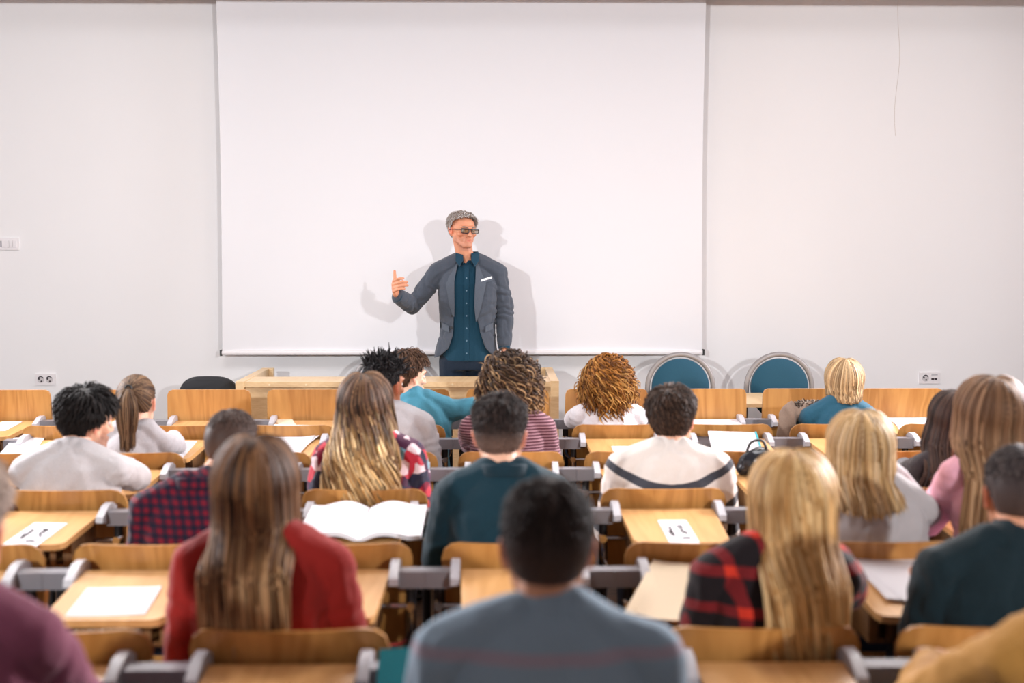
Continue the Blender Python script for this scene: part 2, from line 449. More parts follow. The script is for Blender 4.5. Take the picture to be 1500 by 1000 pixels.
# black office chair
t = thing('office_chair', 'black padded office chair left of the lecturer desk', 'chair', (wx(303, 7.4), 7.4, .10))
bm = bmesh.new(); rings = []
for k, (s, yy) in enumerate(((.9, -.03), (1, -.015), (1, .02), (.9, .035))):
    rings.append([(.20*s*math.copysign(abs(math.cos(a))**.55, math.cos(a))*(1-.15*max(0, math.sin(a))), yy+.05*math.cos(a)**2, .60+.185*s*math.copysign(abs(math.sin(a))**.6, math.sin(a))) for a in np.linspace(0, 2*PI, 32, endpoint=False)])
ring_loft(bm, rings); obj('backrest', bm, mat('black_fabric', srgb(26, 27, 32), .7), t, smooth=True)
bm = bmesh.new(); ring_loft(bm, [[(.22*s*math.cos(a), -.25+.22*s*math.sin(a), z) for a in np.linspace(0, 2*PI, 24, endpoint=False)] for s, z in ((.9, .37), (1, .39), (1, .42), (.8, .44))])
obj('seat', bm, M_black, t, smooth=True)
bm = bmesh.new(); tube_path(bm, [(0, -.25, .08), (0, -.25, .38)], .025); tube_path(bm, smooth_pts([(0, -.2, .38), (0, .03, .38), (0, .07, .45), (0, .04, .6)]), .015)
obj('gas_column', bm, M_black, t, smooth=True)
bm = bmesh.new()
for k in range(5):
    a = k*2*PI/5; tube_path(bm, [(0, -.25, .09), (.24*math.cos(a), -.25+.24*math.sin(a), .055)], .016)
    tube_path(bm, [(.24*math.cos(a)-.012, -.25+.24*math.sin(a), .026), (.24*math.cos(a)+.012, -.25+.24*math.sin(a), .026)], .026, 12)
obj('star_base', bm, M_black, t, smooth=True)

# ==================================================================== people
def hull(bm, pts):
    vs = [bm.verts.new(p) for p in pts]
    r = bmesh.ops.convex_hull(bm, input=vs)
    bmesh.ops.delete(bm, geom=list({g for g in r['geom_interior']+r['geom_unused'] if isinstance(g, bmesh.types.BMVert)}), context='VERTS')
_g = bmesh.new(); bmesh.ops.create_icosphere(_g, subdivisions=2, radius=1); ICO = [v.co.copy() for v in _g.verts]; _g.free()
def caps(p0, r0, p1, r1, M=None):
    """tapered capsule; r may be a scalar or (rx,ry,rz)"""
    f = lambda r: Vector((r, r, r)) if isinstance(r, (int, float)) else Vector(r)
    a, b = f(r0), f(r1)
    pts = [Vector(p0)+Vector((v.x*a.x, v.y*a.y, v.z*a.z)) for v in ICO]+[Vector(p1)+Vector((v.x*b.x, v.y*b.y, v.z*b.z)) for v in ICO]
    if M is not None: pts = [M @ p for p in pts]
    return ('hull', pts)
def ell(c, r, M=None): return caps(c, r, c, r, M)
def loft_e(rings):
    """rings: (cx,cy,cz,rx,ry)"""
    out = []
    for cx, cy, cz, rx, ry in rings:
        out.append([(cx+rx*math.copysign(abs(math.cos(a))**.85, math.cos(a)), cy+ry*math.copysign(abs(math.sin(a))**.85, math.sin(a)), cz) for a in [2*PI*k/28 for k in range(28)]])
    return ('loft', out)
def blob(shapes, voxel, smooth=4, noise_amp=0, noise_scale=6, stretch=(1, 1, .35)):
    bm = bmesh.new()
    for k, p in shapes:
        if k == 'hull': hull(bm, p)
        else: ring_loft(bm, p)
    bmesh.ops.triangulate(bm, faces=bm.faces)
    bmesh.ops.recalc_face_normals(bm, faces=bm.faces)
    me = bpy.data.meshes.new('tmp'); bm.to_mesh(me); bm.free()
    o = bpy.data.objects.new('tmp', me); COL.objects.link(o)
    m = o.modifiers.new('r', 'REMESH'); m.mode = 'VOXEL'; m.voxel_size = voxel
    if smooth:
        m = o.modifiers.new('s', 'SMOOTH'); m.factor = .5; m.iterations = smooth
    dg = bpy.context.evaluated_depsgraph_get()
    me2 = bpy.data.meshes.new_from_object(o.evaluated_get(dg))
    bpy.data.objects.remove(o); bpy.data.meshes.remove(me)
    if noise_amp:
        n = len(me2.vertices); co = np.empty(n*3); no = np.empty(n*3)
        me2.vertices.foreach_get('co', co); me2.vertices.foreach_get('normal', no)
        co = co.reshape(-1, 3); no = no.reshape(-1, 3)
        off = rng.random(3)*20
        q = co*np.array(stretch)*noise_scale+off
        d_ = np.array([noise.noise(Vector(p)) for p in q])
        d_ = (1-np.abs(d_)*2)*.5      # ridged folds
        co += no*(d_*noise_amp)[:, None]
        me2.vertices.foreach_set('co', co.ravel()); me2.update()
    return me2
def get_co(me):
    n = len(me.vertices); co = np.empty(n*3); me.vertices.foreach_get('co', co); return co.reshape(-1, 3)
def set_co(me, co): me.vertices.foreach_set('co', np.ascontiguousarray(co).ravel()); me.update()
def vcol(me, cols, name='Col'):
    a = me.color_attributes.new(name, 'FLOAT_COLOR', 'POINT')
    c = np.ones((len(me.vertices), 4)); c[:, :3] = cols
    a.data.foreach_set('color', c.ravel())
def lin(c): return np.array(srgb(*c)[:3])

def skin_mat(name):
    m = mat(name, (1, 1, 1, 1), .5, spec=.35); t = NT(m)
    a = t.n('ShaderNodeVertexColor'); a.layer_name = 'Col'
    n = t.noise(t.coord(), 60, 3)
    t.base(t.mix(t.math('MULTIPLY', n, .35), a.outputs['Color'], (.55, .2, .13, 1), 'MIX'))
    t.b.inputs['Subsurface Weight'].default_value = .12; t.b.inputs['Subsurface Radius'].default_value = (.01, .004, .002)
    t.bump(t.noise(t.coord(), 400, 2), .1, .001)
    return m
M_skin = skin_mat('skin')
def hair_mat():
    m = mat('hair', (1, 1, 1, 1), .55, spec=.16); t = NT(m)
    a = t.n('ShaderNodeVertexColor'); a.layer_name = 'Col'
    t.base(a.outputs['Color'])
    return m
M_hair = hair_mat()
M_eye = mat('eyeball', srgb(205, 196, 190), .25); M_iris = mat('iris', srgb(60, 45, 35), .2)
SK = {'light': (226, 178, 150), 'pale': (236, 194, 168), 'tan': (206, 152, 120), 'brown': (150, 98, 68), 'red': (222, 160, 132)}

def head_shapes(H, nose=1.0):
    L = []
    a = lambda s: L.append(s)
    a(ell((0, -.012, .028), (.074, .093, .088), H))
    a(caps((0, .025, .02), (.066, .055, .06), (0, .038, -.045), (.050, .045, .045), H))
    a(caps((-.043, .012, -.055), .02, (-.015, .072, -.092), .017, H)); a(caps((.043, .012, -.055), .02, (.015, .072, -.092), .017, H))
    a(caps((-.052, .008, -.03), .018, (-.046, .018, -.062), .018, H)); a(caps((.052, .008, -.03), .018, (.046, .018, -.062), .018, H))
    a(caps((0, .076, -.092), (.022, .016, .016), (0, .075, -.06), (.03, .016, .02), H))
    a(caps((0, .088, .012), (.008, .008, .01), (0, .104*nose, -.024), (.0105, .0105, .010), H))
    a(ell((-.011, .092, -.028), (.008, .01, .007), H)); a(ell((.011, .092, -.028), (.008, .01, .007), H))
    a(caps((-.036, .072, .03), .013, (-.008, .086, .028), .012, H)); a(caps((.036, .072, .03), .013, (.008, .086, .028), .012, H))
    a(ell((-.042, .056, -.018), (.02, .02, .018), H)); a(ell((.042, .056, -.018), (.02, .02, .018), H))
    a(caps((-.016, .087, -.053), (.008, .006, .0055), (.016, .087, -.053), (.008, .006, .0055), H))
    a(caps((-.012, .087, -.063), (.008, .006, .006), (.012, .087, -.063), (.008, .006, .006), H))
    for s in (-1, 1):
        a(caps((s*.078, -.012, .012), (.006, .016, .017), (s*.074, -.002, -.026), (.006, .009, .010), H))
        a(caps((s*.084, -.020, .016), (.005, .007, .014), (s*.080, -.014, -.012), (.005, .006, .008), H))
    return L
def wrinkles(me, spots):
    """cloth folds: spots = (centre, axis, radius, amplitude, frequency)"""
    n = len(me.vertices); co = get_co(me).copy(); no = np.empty(n*3); me.vertices.foreach_get('normal', no); no = no.reshape(-1, 3)
    for c, ax, rad, amp, fq in spots:
        d_ = co-np.array(c); f = np.exp(-(d_**2).sum(1)/rad**2); a = np.array(Vector(ax).normalized()); ph_ = rng.random()*6
        m = f > .03
        if not m.any(): continue
        t = d_[m] @ a; side_ = d_[m]-t[:, None]*a
        wv = np.array([noise.noise(Vector(p)*11+Vector((ph_, 0, 0))) for p in co[m]])
        h_ = np.abs(np.sin(t*fq*.5+side_.sum(1)*9+wv*4.0+ph_))
        co[m] += no[m]*(amp*f[m]*(h_-.5)*1.6)[:, None]
    set_co(me, co)
def finish_head(me, H, skin, stubble=None, lips=(176, 96, 88)):
    """carve eye sockets, tint lips/ears/chin in head space"""
    co = get_co(me); Hi = np.array(H.inverted()); h = co @ Hi[:3, :3].T+Hi[:3, 3]
    R = np.array(H)[:3, :3]
    dv = np.zeros_like(h)
    for s in (-1, 1):
        d2 = ((h-np.array([s*.031, .082, .008]))**2/np.array([.017, .03, .011])**2).sum(1)
        dv[:, 1] -= .012*np.exp(-d2)
        d2 = ((h-np.array([s*.083, -.004, .004]))**2/np.array([.01, .010, .015])**2).sum(1)
        dv[:, 0] -= s*.006*np.exp(-d2)
    d2 = ((h-np.array([0, .097, -.058]))**2/np.array([.02, .02, .0022])**2).sum(1); dv[:, 1] -= .004*np.exp(-d2)
    co = co+dv @ R.T; set_co(me, co)
    c = np.tile(lin(skin), (len(co), 1))
    def tint(center, rad, colr, k=1.0):
        d2 = ((h-np.array(center))**2/np.array(rad)**2).sum(1); f = k*np.clip(np.exp(-d2**2), 0, 1)[:, None]
        nonlocal c
        c = c*(1-f)+lin(colr)*f
    tint((0, .095, -.058), (.022, .02, .0085), lips, .8)
    for s in (-1, 1):
        tint((s*.08, -.01, 0), (.012, .03, .04), tuple(int(v) for v in (min(255, skin[0]+4), skin[1]*.78, skin[2]*.76)), .8)
        tint((s*.04, .07, -.02), (.02, .03, .02), tuple(int(v) for v in (skin[0], skin[1]*.9, skin[2]*.88)), .6)
    if stubble:
        f = (np.clip((-.028-h[:, 2])/.02, 0, 1)*np.clip((h[:, 1]-.005)/.02, 0, 1)*(h[:, 2] > -.13))[:, None]*.75
        lipm = np.exp(-(((h-np.array([0, .095, -.058]))**2/np.array([.02, .02, .009])**2).sum(1))**2)[:, None]
        f = f*(1-lipm); c = c*(1-f)+lin(stubble)*f
    return c
def eyes(H, parent, brow=(90, 70, 55)):
    for s in (-1, 1):
        c = H @ Vector((s*.031, .0665, .007))
        g = bmesh.new(); bmesh.ops.create_uvsphere(g, u_segments=16, v_segments=10, radius=.0115, matrix=Matrix.Translation(c)); e = obj('eye', g, M_eye, parent, smooth=True)
        g = bmesh.new(); bmesh.ops.create_uvsphere(g, u_segments=12, v_segments=8, radius=.0055, matrix=Matrix.Translation(H @ Vector((s*.031, .0733, .007)))); obj('iris', g, M_iris, e, smooth=True)
        g = bmesh.new()
        tube_path(g, [H @ Vector((s*x, y, z)) for x, y, z in ((.014, .0965, .028), (.026, .093, .033), (.038, .084, .034), (.050, .072, .027))], [.0025, .0035, .0035, .0015], 6)
        k = 'brow%d%d%d' % brow
        obj('eyebrow', g, bpy.data.materials.get(k) or mat(k, srgb(*brow), .8), parent, smooth=True)

def hand_shapes(M, curl=.6, spread=.10, thumb=(.5, .6), s=1.0, right=1):
    """hand in its own frame: wrist at origin, fingers along +Y, palm facing -Z, thumb on -X*right side"""
    L = []; T = lambda p: Vector((p[0]*right*s, p[1]*s, p[2]*s))
    L.append(caps(T((-.018, .02, 0)), (.016*s, .018*s, .013*s), T((-.022, .078, 0)), (.017*s, .014*s, .011*s), M))
    L.append(caps(T((.014, .02, 0)), (.015*s, .018*s, .012*s), T((.022, .072, 0)), (.016*s, .014*s, .010*s), M))
    L.append(caps(T((0, -.012, 0)), (.024*s, .02*s, .018*s), T((0, .07, 0)), (.026*s, .02*s, .012*s), M))
    for i, (x, y0, ln, r) in enumerate(((-.031, .084, .072, .0088), (-.0105, .09, .08, .009), (.0105, .087, .074, .0086), (.030, .078, .058, .0076))):
        p = Vector((x, y0, 0)); ang = 0; sp = (i-1.5)*spread
        c_i = curl[i] if isinstance(curl, (list, tuple)) else curl
        for k, fr in enumerate((.45, .31, .24)):
            ang += c_i*(.7 if k == 0 else 1.0)
            q = p+Vector((math.sin(sp)*math.cos(ang), math.cos(sp)*math.cos(ang), -math.sin(ang)))*ln*fr
            L.append(caps(T(p), r*s*(1-.07*k), T(q), r*s*(.93-.07*k), M)); p = q
    p = Vector((-.030, .022, -.006)); a0, a1 = thumb
    for k, (ln, r) in enumerate(((.036, .0125), (.032, .0105), (.026, .0095))):
        a = a0+ (1-a1)*k*.4
        q = p+Vector((-math.sin(a0+.3-.25*k), math.cos(a0+.3-.25*k)*.9, -.25*a1))*ln
        L.append(caps(T(p), r*s, T(q), r*s*.93, M)); p = q
    return L
def frame(o, ydir, zdir):
    y = Vector(ydir).normalized(); z = Vector(zdir); z = (z-y*z.dot(y)).normalized(); x = y.cross(z)
    M = Matrix(((x.x, y.x, z.x, o[0]), (x.y, y.y, z.y, o[1]), (x.z, y.z, z.z, o[2]), (0, 0, 0, 1))); return M

# ---------------- hair
def tubes(P, Rr, cols, ref, sides=5, flat=1.6):
    """P (N,K,3) paths, Rr (N,K) radii, cols (N,K,3), ref outward vectors (N,K,3)"""
    N, K, _ = P.shape
    T = np.gradient(P, axis=1); T /= np.linalg.norm(T, axis=2, keepdims=True)+1e-9
    Bv = np.cross(T, ref); Bv /= np.linalg.norm(Bv, axis=2, keepdims=True)+1e-9
    Nv = np.cross(Bv, T)
    a = np.arange(sides)*2*PI/sides
    V = P[:, :, None, :]+Rr[:, :, None, None]*(np.cos(a)[None, None, :, None]*Bv[:, :, None, :]*flat+np.sin(a)[None, None, :, None]*Nv[:, :, None, :])
    C = np.broadcast_to(cols[:, :, None, :], V.shape)
    idx = np.arange(N*K*sides).reshape(N, K, sides)
    i0 = idx[:, :-1, :]; i1 = idx[:, 1:, :]
    F = np.stack([i0, np.roll(i0, -1, 2), np.roll(i1, -1, 2), i1], -1).reshape(-1, 4)
    return V.reshape(-1, 3), F, C.reshape(-1, 3)
def mesh_np(name, V, F, C, M, parent, material):
    me = bpy.data.meshes.new(name)
    me.vertices.add(len(V)); me.vertices.foreach_set('co', V.ravel())
    me.loops.add(F.size); me.loops.foreach_set('vertex_index', F.ravel().astype(np.int32))
    me.polygons.add(len(F)); me.polygons.foreach_set('loop_start', np.arange(0, F.size, F.shape[1], dtype=np.int32))
    me.update(calc_edges=True); me.validate()
    vcol(me, C)
    return link(name, me, material, parent)
HC0 = np.array([0, -.012, .028]); HR = np.array([.078, .097, .094])
def hdir(th, ph, tilt=0):
    """th from crown pole, ph azimuth 0 = face side; tilt leans the pole backwards"""
    x = np.sin(th)*np.sin(ph); y = np.sin(th)*np.cos(ph); z = np.cos(th)
    c, s = math.cos(tilt), math.sin(tilt)
    return np.stack([x, y*c-z*s, y*s+z*c], -1)
def tohead(H, P): A = np.array(H); return P @ A[:3, :3].T+A[:3, 3]
def palette(N, cols, K, tip=None, jitter=.12):
    cols = [lin(c) for c in cols]; w_ = rng.integers(0, len(cols), N)
    base = np.array(cols)[w_]*(1+rng.normal(0, jitter, (N, 1)))
    C = np.repeat(base[:, None, :], K, 1)
    if tip is not None:
        tcol = np.array([lin(c) for c in tip])[rng.integers(0, len(tip), N)]*(1+rng.normal(0, jitter, (N, 1)))
        k = np.clip((np.linspace(0, 1, K)[None, :]-rng.uniform(.30, .62, (N, 1)))/.30, 0, 1)[:, :, None]
        C = C*(1-k)+tcol[:, None, :]*k
    return np.clip(C*.80, .003, 1)
def hair_cap(H, col, th=.006, face_y=.42, nape=-.55, low_side=-.05, hl=0):
    """solid under-layer of the scalp"""
    U, Vn = 48, 32; V = []; F = []
    for j in range(Vn+1):
        for i in range(U):
            V.append(hdir(PI*j/Vn, 2*PI*i/U))
    D = np.array(V).reshape(-1, 3)
    ok = inside(D, face_y, nape, low_side, hl)
    P = HC0+D*(HR+th); Pi = HC0+D*(HR-.012)
    for j in range(Vn):
        for i in range(U):
            q = (j*U+i, j*U+(i+1) % U, (j+1)*U+(i+1) % U, (j+1)*U+i)
            if all(ok[k] for k in q): F.append(q)
    F = np.array(F); n = len(P)
    V = np.concatenate([P, Pi]); F2 = F[:, ::-1]+n
    # rim
    from collections import Counter
    E = Counter(); dirE = {}
    for q in F:
        for a, b in zip(q, np.roll(q, -1)): E[(min(a, b), max(a, b))] += 1; dirE[(min(a, b), max(a, b))] = (a, b)
    rim = [(b, a, a+n, b+n) for k, (a, b) in dirE.items() if E[k] == 1]
    Fa = np.concatenate([F, F2, np.array(rim)])
    C = np.tile(lin(col), (len(V), 1))
    return tohead(H, V), Fa, C
def inside(D, face_y=.42, nape=-.55, low_side=-.05, hl=0):
    x, y, z = D[..., 0], D[..., 1], D[..., 2]
    front = (y > .1) & (z < .30+hl+(.75+hl)*np.clip(y-.1, 0, 1)+hl*np.clip(np.abs(x)*2, 0, 1)*(y > .3))
    front |= (y > face_y) & (z < .62)
    side = (y <= .1) & (y > -.28) & (z < low_side+.35*np.clip(y+.28, 0, 1))
    back = (y <= -.28) & (z < nape)
    return ~(front | side | back)
def short_hair(H, parent, cols, length=.03, n=2600, lift=.35, rad=.0022, nape=-.55, th=.004, comb=(0, -.4, 0), top_boost=1.6, cap_col=None, fade=None, messy=.25, tilt=.35, wave=0, front=.42, name='hair', hl=0):
    D = rng.normal(size=(n*3, 3)); D /= np.linalg.norm(D, axis=1, keepdims=True)
    D = D[inside(D, front, nape, -.05, hl)][:n]; n = len(D)
    K = 6
    pole = hdir(np.array([0.0]), np.array([0.0]), tilt)[0]
    t_dir = (D*(D @ pole)[:, None]-pole); t_dir /= np.linalg.norm(t_dir, axis=1, keepdims=True)+1e-6
    g = t_dir+np.array(comb)+rng.normal(0, messy, (n, 3)); g -= D*(g*D).sum(1)[:, None]; g /= np.linalg.norm(g, axis=1, keepdims=True)+1e-6
    topw = np.clip((D[:, 2]-.1)/.6, 0, 1)
    L = length*(1+(top_boost-1)*topw)*rng.uniform(.7, 1.2, n)
    P0 = HC0+D*(HR-.002+th*.4)
    s = np.linspace(0, 1, K)
    lf = lift*(.4+.6*topw)*rng.uniform(.5, 1.5, n)
    P = P0[:, None]+g[:, None]*(L[:, None]*s)[..., None]+D[:, None]*(lf[:, None]*L[:, None]*np.sin(s*PI*.75))[..., None]
    # keep off the scalp
    rel = (P-HC0)/(HR+.001); nr = np.linalg.norm(rel, axis=2, keepdims=True); P = HC0+rel*np.maximum(nr, 1.0+th*3*s[None, :, None])/nr*(HR+.001)
    if wave: P += D[:, None]*(wave*np.sin(s*9+rng.random((n, 1))*6))[..., None]
    R = rad*np.array([1, 1.1, 1.05, .9, .7, .2])[None]*np.ones((n, 1))
    C = palette(n, cols, K)
    if fade is not None:
        low = np.clip((.15-D[:, 2])/.55, 0, 1)[:, None, None]; C = C*(1-low*.6)+lin(fade)*low*.6
    V, F, Cc = tubes(P, R, C, np.repeat(D[:, None], K, 1), 4, 1.8)
    V = tohead(H, V)
    V2, F2, C2 = hair_cap(H, cap_col or cols[0], th, front, nape, hl=hl)
    if fade is not None:
        dz = (V2-np.array(H)[:3, 3]) @ np.array(H)[:3, 2]; low = np.clip((.03-dz)/.06, 0, 1)[:, None]; C2 = C2*(1-low*.6)+lin(fade)*low*.6
    return mesh_np(name, np.concatenate([V, V2]), np.concatenate([F, F2+len(V)]), np.concatenate([Cc, C2]), None, parent, M_hair)

def long_hair(H, parent, P_, cols, tip=None, drop=.35, n=1100, vol=.014, wave=.0, wavek=7, rad=.0042, clumps=60, pull=.25, part=0.0, over=.022, spread=1.0, az=(50, 310), curl=0, taper=.55, cap_col=None, name='hair', start=(.02, .95), tip_var=.25):
    """P_: person params with shoulder height zs and back plane yb (person frame)"""
    K = 22
    cl = rng.uniform(math.radians(az[0]), math.radians(az[1]), clumps)
    ci = rng.integers(0, clumps, n)
    ph = rng.uniform(math.radians(az[0]), math.radians(az[1]), n)
    ph = ph*.35+cl[ci]*.65+rng.normal(0, .05, n)
    clth = rng.random(clumps)
    th0 = rng.uniform(start[0], start[1], n)
    layer = rng.uniform(0, 1, n)
    the = 1.72
    kk = 10
    s1 = np.linspace(0, 1, kk)
    th_ = th0[:, None]+(the-th0[:, None])*s1
    D = hdir(th_, ph[:, None]*np.ones_like(th_), .25)
    volr = vol*(.45+.75*np.sin(np.clip(th_, 0, the)/the*PI*.62))*(.55+.45*layer[:, None])
    Ph = HC0+D*(HR+volr[..., None])
    Pw = tohead(H, Ph)
    Hc = np.array(H @ Vector(HC0))
    end = Pw[:, -1]
    Ldrop = drop*(1-tip_var*rng.random(n))*(1-.12*clth[ci])
    s2 = np.linspace(0, 1, K-kk+1)[1:]
    x0_ = end[:, 0]-Hc[0]; y0_ = end[:, 1]
    fall = Ldrop[:, None]*s2
    z = end[:, 2][:, None]-fall
    x = Hc[0]+x0_[:, None]*(1-pull*s2)*(1+(spread-1)*s2)
    y = y0_[:, None]*np.ones_like(z)
    zs, yb = P_['zs'], P_['yb']
    over_sh = np.clip((zs+.10-z)/.12, 0, 1); over_sh = over_sh*over_sh*(3-2*over_sh)
    surf = yb-over*(.4+.9*layer[:, None])+.10*np.clip(np.abs(x-P_['xs'])/.2, 0, 1.2)**2
    back = (y < Hc[1]+.075)
    y = np.where(back, y*(1-over_sh)+np.minimum(y, surf)*over_sh, y+.03*s2)
    P2 = np.stack([x, y, z], -1)
    P = np.concatenate([Pw, P2], 1)
    s = np.linspace(0, 1, K)[None]
    phs = (rng.random(clumps)*6.28)[ci][:, None]+rng.normal(0, .35, n)[:, None]
    outv = P-np.array([Hc[0], Hc[1]+.02, 0]); outv[..., 2] = 0; outv /= np.linalg.norm(outv, axis=2, keepdims=True)+1e-6
    lat = np.stack([-outv[..., 1], outv[..., 0], 0*outv[..., 0]], -1)
    amp = wave*np.clip((s-.25)/.5, 0, 1)
    P = P+lat*(amp*np.sin(s*wavek*2+phs))[..., None]+outv*(amp*.6*np.cos(s*wavek*2+phs))[..., None]
    if curl:
        a2 = curl*np.clip((s-.05)/.2, .2, 1)
        fr = rng.uniform(12, 20, (n, 1))
        P = P+lat*(a2*np.sin(s*fr*1.6+phs*3))[..., None]+outv*(a2*np.cos(s*fr*1.6+phs*3)*.8)[..., None]+np.array([0, 0, 1])*(a2*.5*np.sin(s*fr+phs*5))[..., None]
    R = rad*(1-taper*s**3)*np.where(s > .97, .35, 1)*rng.uniform(.6, 1.25, (n, 1))
    C = palette(n, cols, K, tip)
    cj = (1+rng.normal(0, .2, clumps))[ci][:, None, None]; C = np.clip(C*cj, .003, 1)
    V, F, Cc = tubes(P, R, C, outv+1e-4, 5, 1.7)
    V2, F2, C2 = hair_cap(H, cap_col or cols[0], vol*.35, .42, -.85, -.3)
    return mesh_np(name, np.concatenate([V, V2]), np.concatenate([F, F2+len(V)]), np.concatenate([Cc, C2]), None, parent, M_hair)

def curly_hair(H, parent, cols, tip=None, n=1500, R0=.05, length=.1, curl=.012, rad=.004, squash=(1, 1, 1), low=-.55, down=.08, cap_col=None, freq=(10, 22)):
    """voluminous curls springing from the whole scalp"""
    D = rng.normal(size=(n*3, 3)); D /= np.linalg.norm(D, axis=1, keepdims=True)
    D = D[inside(D, .45, low, -.5)][:n]; n = len(D); K = 26
    s = np.linspace(0, 1, K)
    ext = R0*rng.uniform(.45, 1.05, n)
    side = np.array(squash)
    P = HC0+D[:, None]*(HR+ext[:, None, None]*side*(np.sin(np.clip(s*2.2, 0, 1)*PI/2))[None, :, None])
    g = D.copy(); g[:, 2] = 0; pole = np.array([0, -.2, 1.0]); t_dir = D*(D @ pole)[:, None]-pole; t_dir /= np.linalg.norm(t_dir, axis=1, keepdims=True)+1e-6
    P = P+t_dir[:, None]*(length*np.clip(s-.25, 0, 1)**1.2*rng.uniform(.5, 1.2, (n, 1)))[..., None]
    P[..., 2] -= (down*s**2*rng.uniform(.4, 1.3, (n, 1)))
    lat = np.cross(D, t_dir)
    fr = rng.uniform(*freq, (n, 1)); p0 = rng.random((n, 1))*6.28
    a = curl*np.clip(s*4, 0, 1)[None]*rng.uniform(.6, 1.3, (n, 1))
    P = P+lat[:, None]*(a*np.sin(s*fr+p0))[..., None]+D[:, None]*(a*.9*np.cos(s*fr+p0))[..., None]
    # keep off the face
    fy = P[..., 1]-.06; P[..., 1] = np.where((P[..., 1] > .07) & (P[..., 2] < .05), .07, P[..., 1])
    R = rad*(1-.4*s**2)[None]*rng.uniform(.6, 1.2, (n, 1))*np.where(s > .97, .3, 1)[None]
    C = palette(n, cols, K, tip)
    V, F, Cc = tubes(P, R, C, np.repeat(D[:, None], K, 1), 4, 1.3)
    V = tohead(H, V)
    V2, F2, C2 = hair_cap(H, cap_col or cols[0], R0*.35, .42, low, -.3)
    return mesh_np('hair', np.concatenate([V, V2]), np.concatenate([F, F2+len(V)]), np.concatenate([Cc, C2]), None, parent, M_hair)

def ponytail(H, parent, P_, cols):
    tie = np.array([0, -.115, .075]); n = 900; K = 10
    D = rng.normal(size=(n*3, 3)); D /= np.linalg.norm(D, axis=1, keepdims=True); D = D[inside(D, .42, -.6)][:n]; n = len(D)
    s = np.linspace(0, 1, K)
    td = (tie-HC0)/(HR+.005); td /= np.linalg.norm(td)
    om = np.arccos(np.clip(D @ td, -1, 1))[:, None]; so = np.sin(om)+1e-5
    Q = (np.sin((1-s)*om)/so)[..., None]*D[:, None]+(np.sin(s*om)/so)[..., None]*td
    P = HC0+Q*(HR+.005+.006*np.sin(s*PI)[None, :, None])
    C = palette(n, cols, K); R = np.full((n, K), .0035)*rng.uniform(.6, 1.1, (n, 1))
    V, F, Cc = tubes(P, R, C, Q, 4, 1.8); V = tohead(H, V)
    m = 420; K2 = 16; s = np.linspace(0, 1, K2)
    t0 = np.array(H @ Vector(tie)); a = rng.random(m)*6.28; rr = np.sqrt(rng.random(m))
    prof = .012+.030*np.sin(np.clip(s*1.25, 0, 1)*PI*.8)
    Ln = .27*rng.uniform(.75, 1.0, m)
    x = t0[0]+(rr*np.cos(a))[:, None]*prof*1.15; y = t0[1]-.025*np.sin(np.clip(s*3, 0, 1)*PI/2)[None]-.02+(rr*np.sin(a))[:, None]*prof*.8
    z = t0[2]+.012*np.sin(s*PI)[None]-Ln[:, None]*s**1.1
    P2 = np.stack([x*np.ones_like(z), y*np.ones_like(z), z], -1)
    C2 = palette(m, cols, K2); R2 = .0034*(1-.6*s**3)[None]*rng.uniform(.6, 1.2, (m, 1))
    ref = np.stack([np.cos(a), np.sin(a), 0*a], -1)[:, None]*np.ones((1, K2, 1))
    Va, Fa, Ca = tubes(P2, R2, C2, ref, 4, 1.6)
    Vb, Fb, Cb = hair_cap(H, cols[0], .004, .42, -.6)
    h = mesh_np('hair', np.concatenate([V, Vb]), np.concatenate([F, Fb+len(V)]), np.concatenate([Cc, Cb]), None, parent, M_hair)
    mesh_np('ponytail', Va, Fa, Ca, None, h, M_hair)
    g = bmesh.new(); c = Vector(t0)+Vector((0, -.012, .004))
    pts = [c+Vector((.0135*math.cos(q), -.003, .0135*math.sin(q))) for q in np.linspace(0, 2*PI, 17)]
    tube_path(g, pts, .005, 8); obj('hair_tie', g, M_black, h, smooth=True)
def spiky_hair(H, parent, cols):
    h = short_hair(H, parent, cols, length=.014, n=2800, lift=.6, rad=.0026, top_boost=1.4, messy=.8, th=.006)
    n = 190; K = 8; s = np.linspace(0, 1, K)
    D = rng.normal(size=(n*8, 3)); D /= np.linalg.norm(D, axis=1, keepdims=True); D = D[(D[:, 2] > .35) & (D[:, 1] > -.75)][:n]; n = len(D)
    P0 = HC0+D*(HR+.004)
    dr = D*.55+np.array([0, -.05, .6])+rng.normal(0, .42, (n, 3)); dr /= np.linalg.norm(dr, axis=1, keepdims=True)
    L = rng.uniform(.03, .062, n)
    bend = rng.normal(0, .012, (n, 3))
    P = P0[:, None]+dr[:, None]*(L[:, None]*s)[..., None]+bend[:, None]*(s**2)[None, :, None]
    R = .0052*(1-.75*s**2)[None]*np.ones((n, 1)); C = palette(n, cols, K)
    V, F, Cc = tubes(P, R, C, np.repeat(D[:, None], K, 1)+.01, 5, 1.0)
    mesh_np('hair_twists', tohead(H, V), F, Cc, None, h, M_hair)

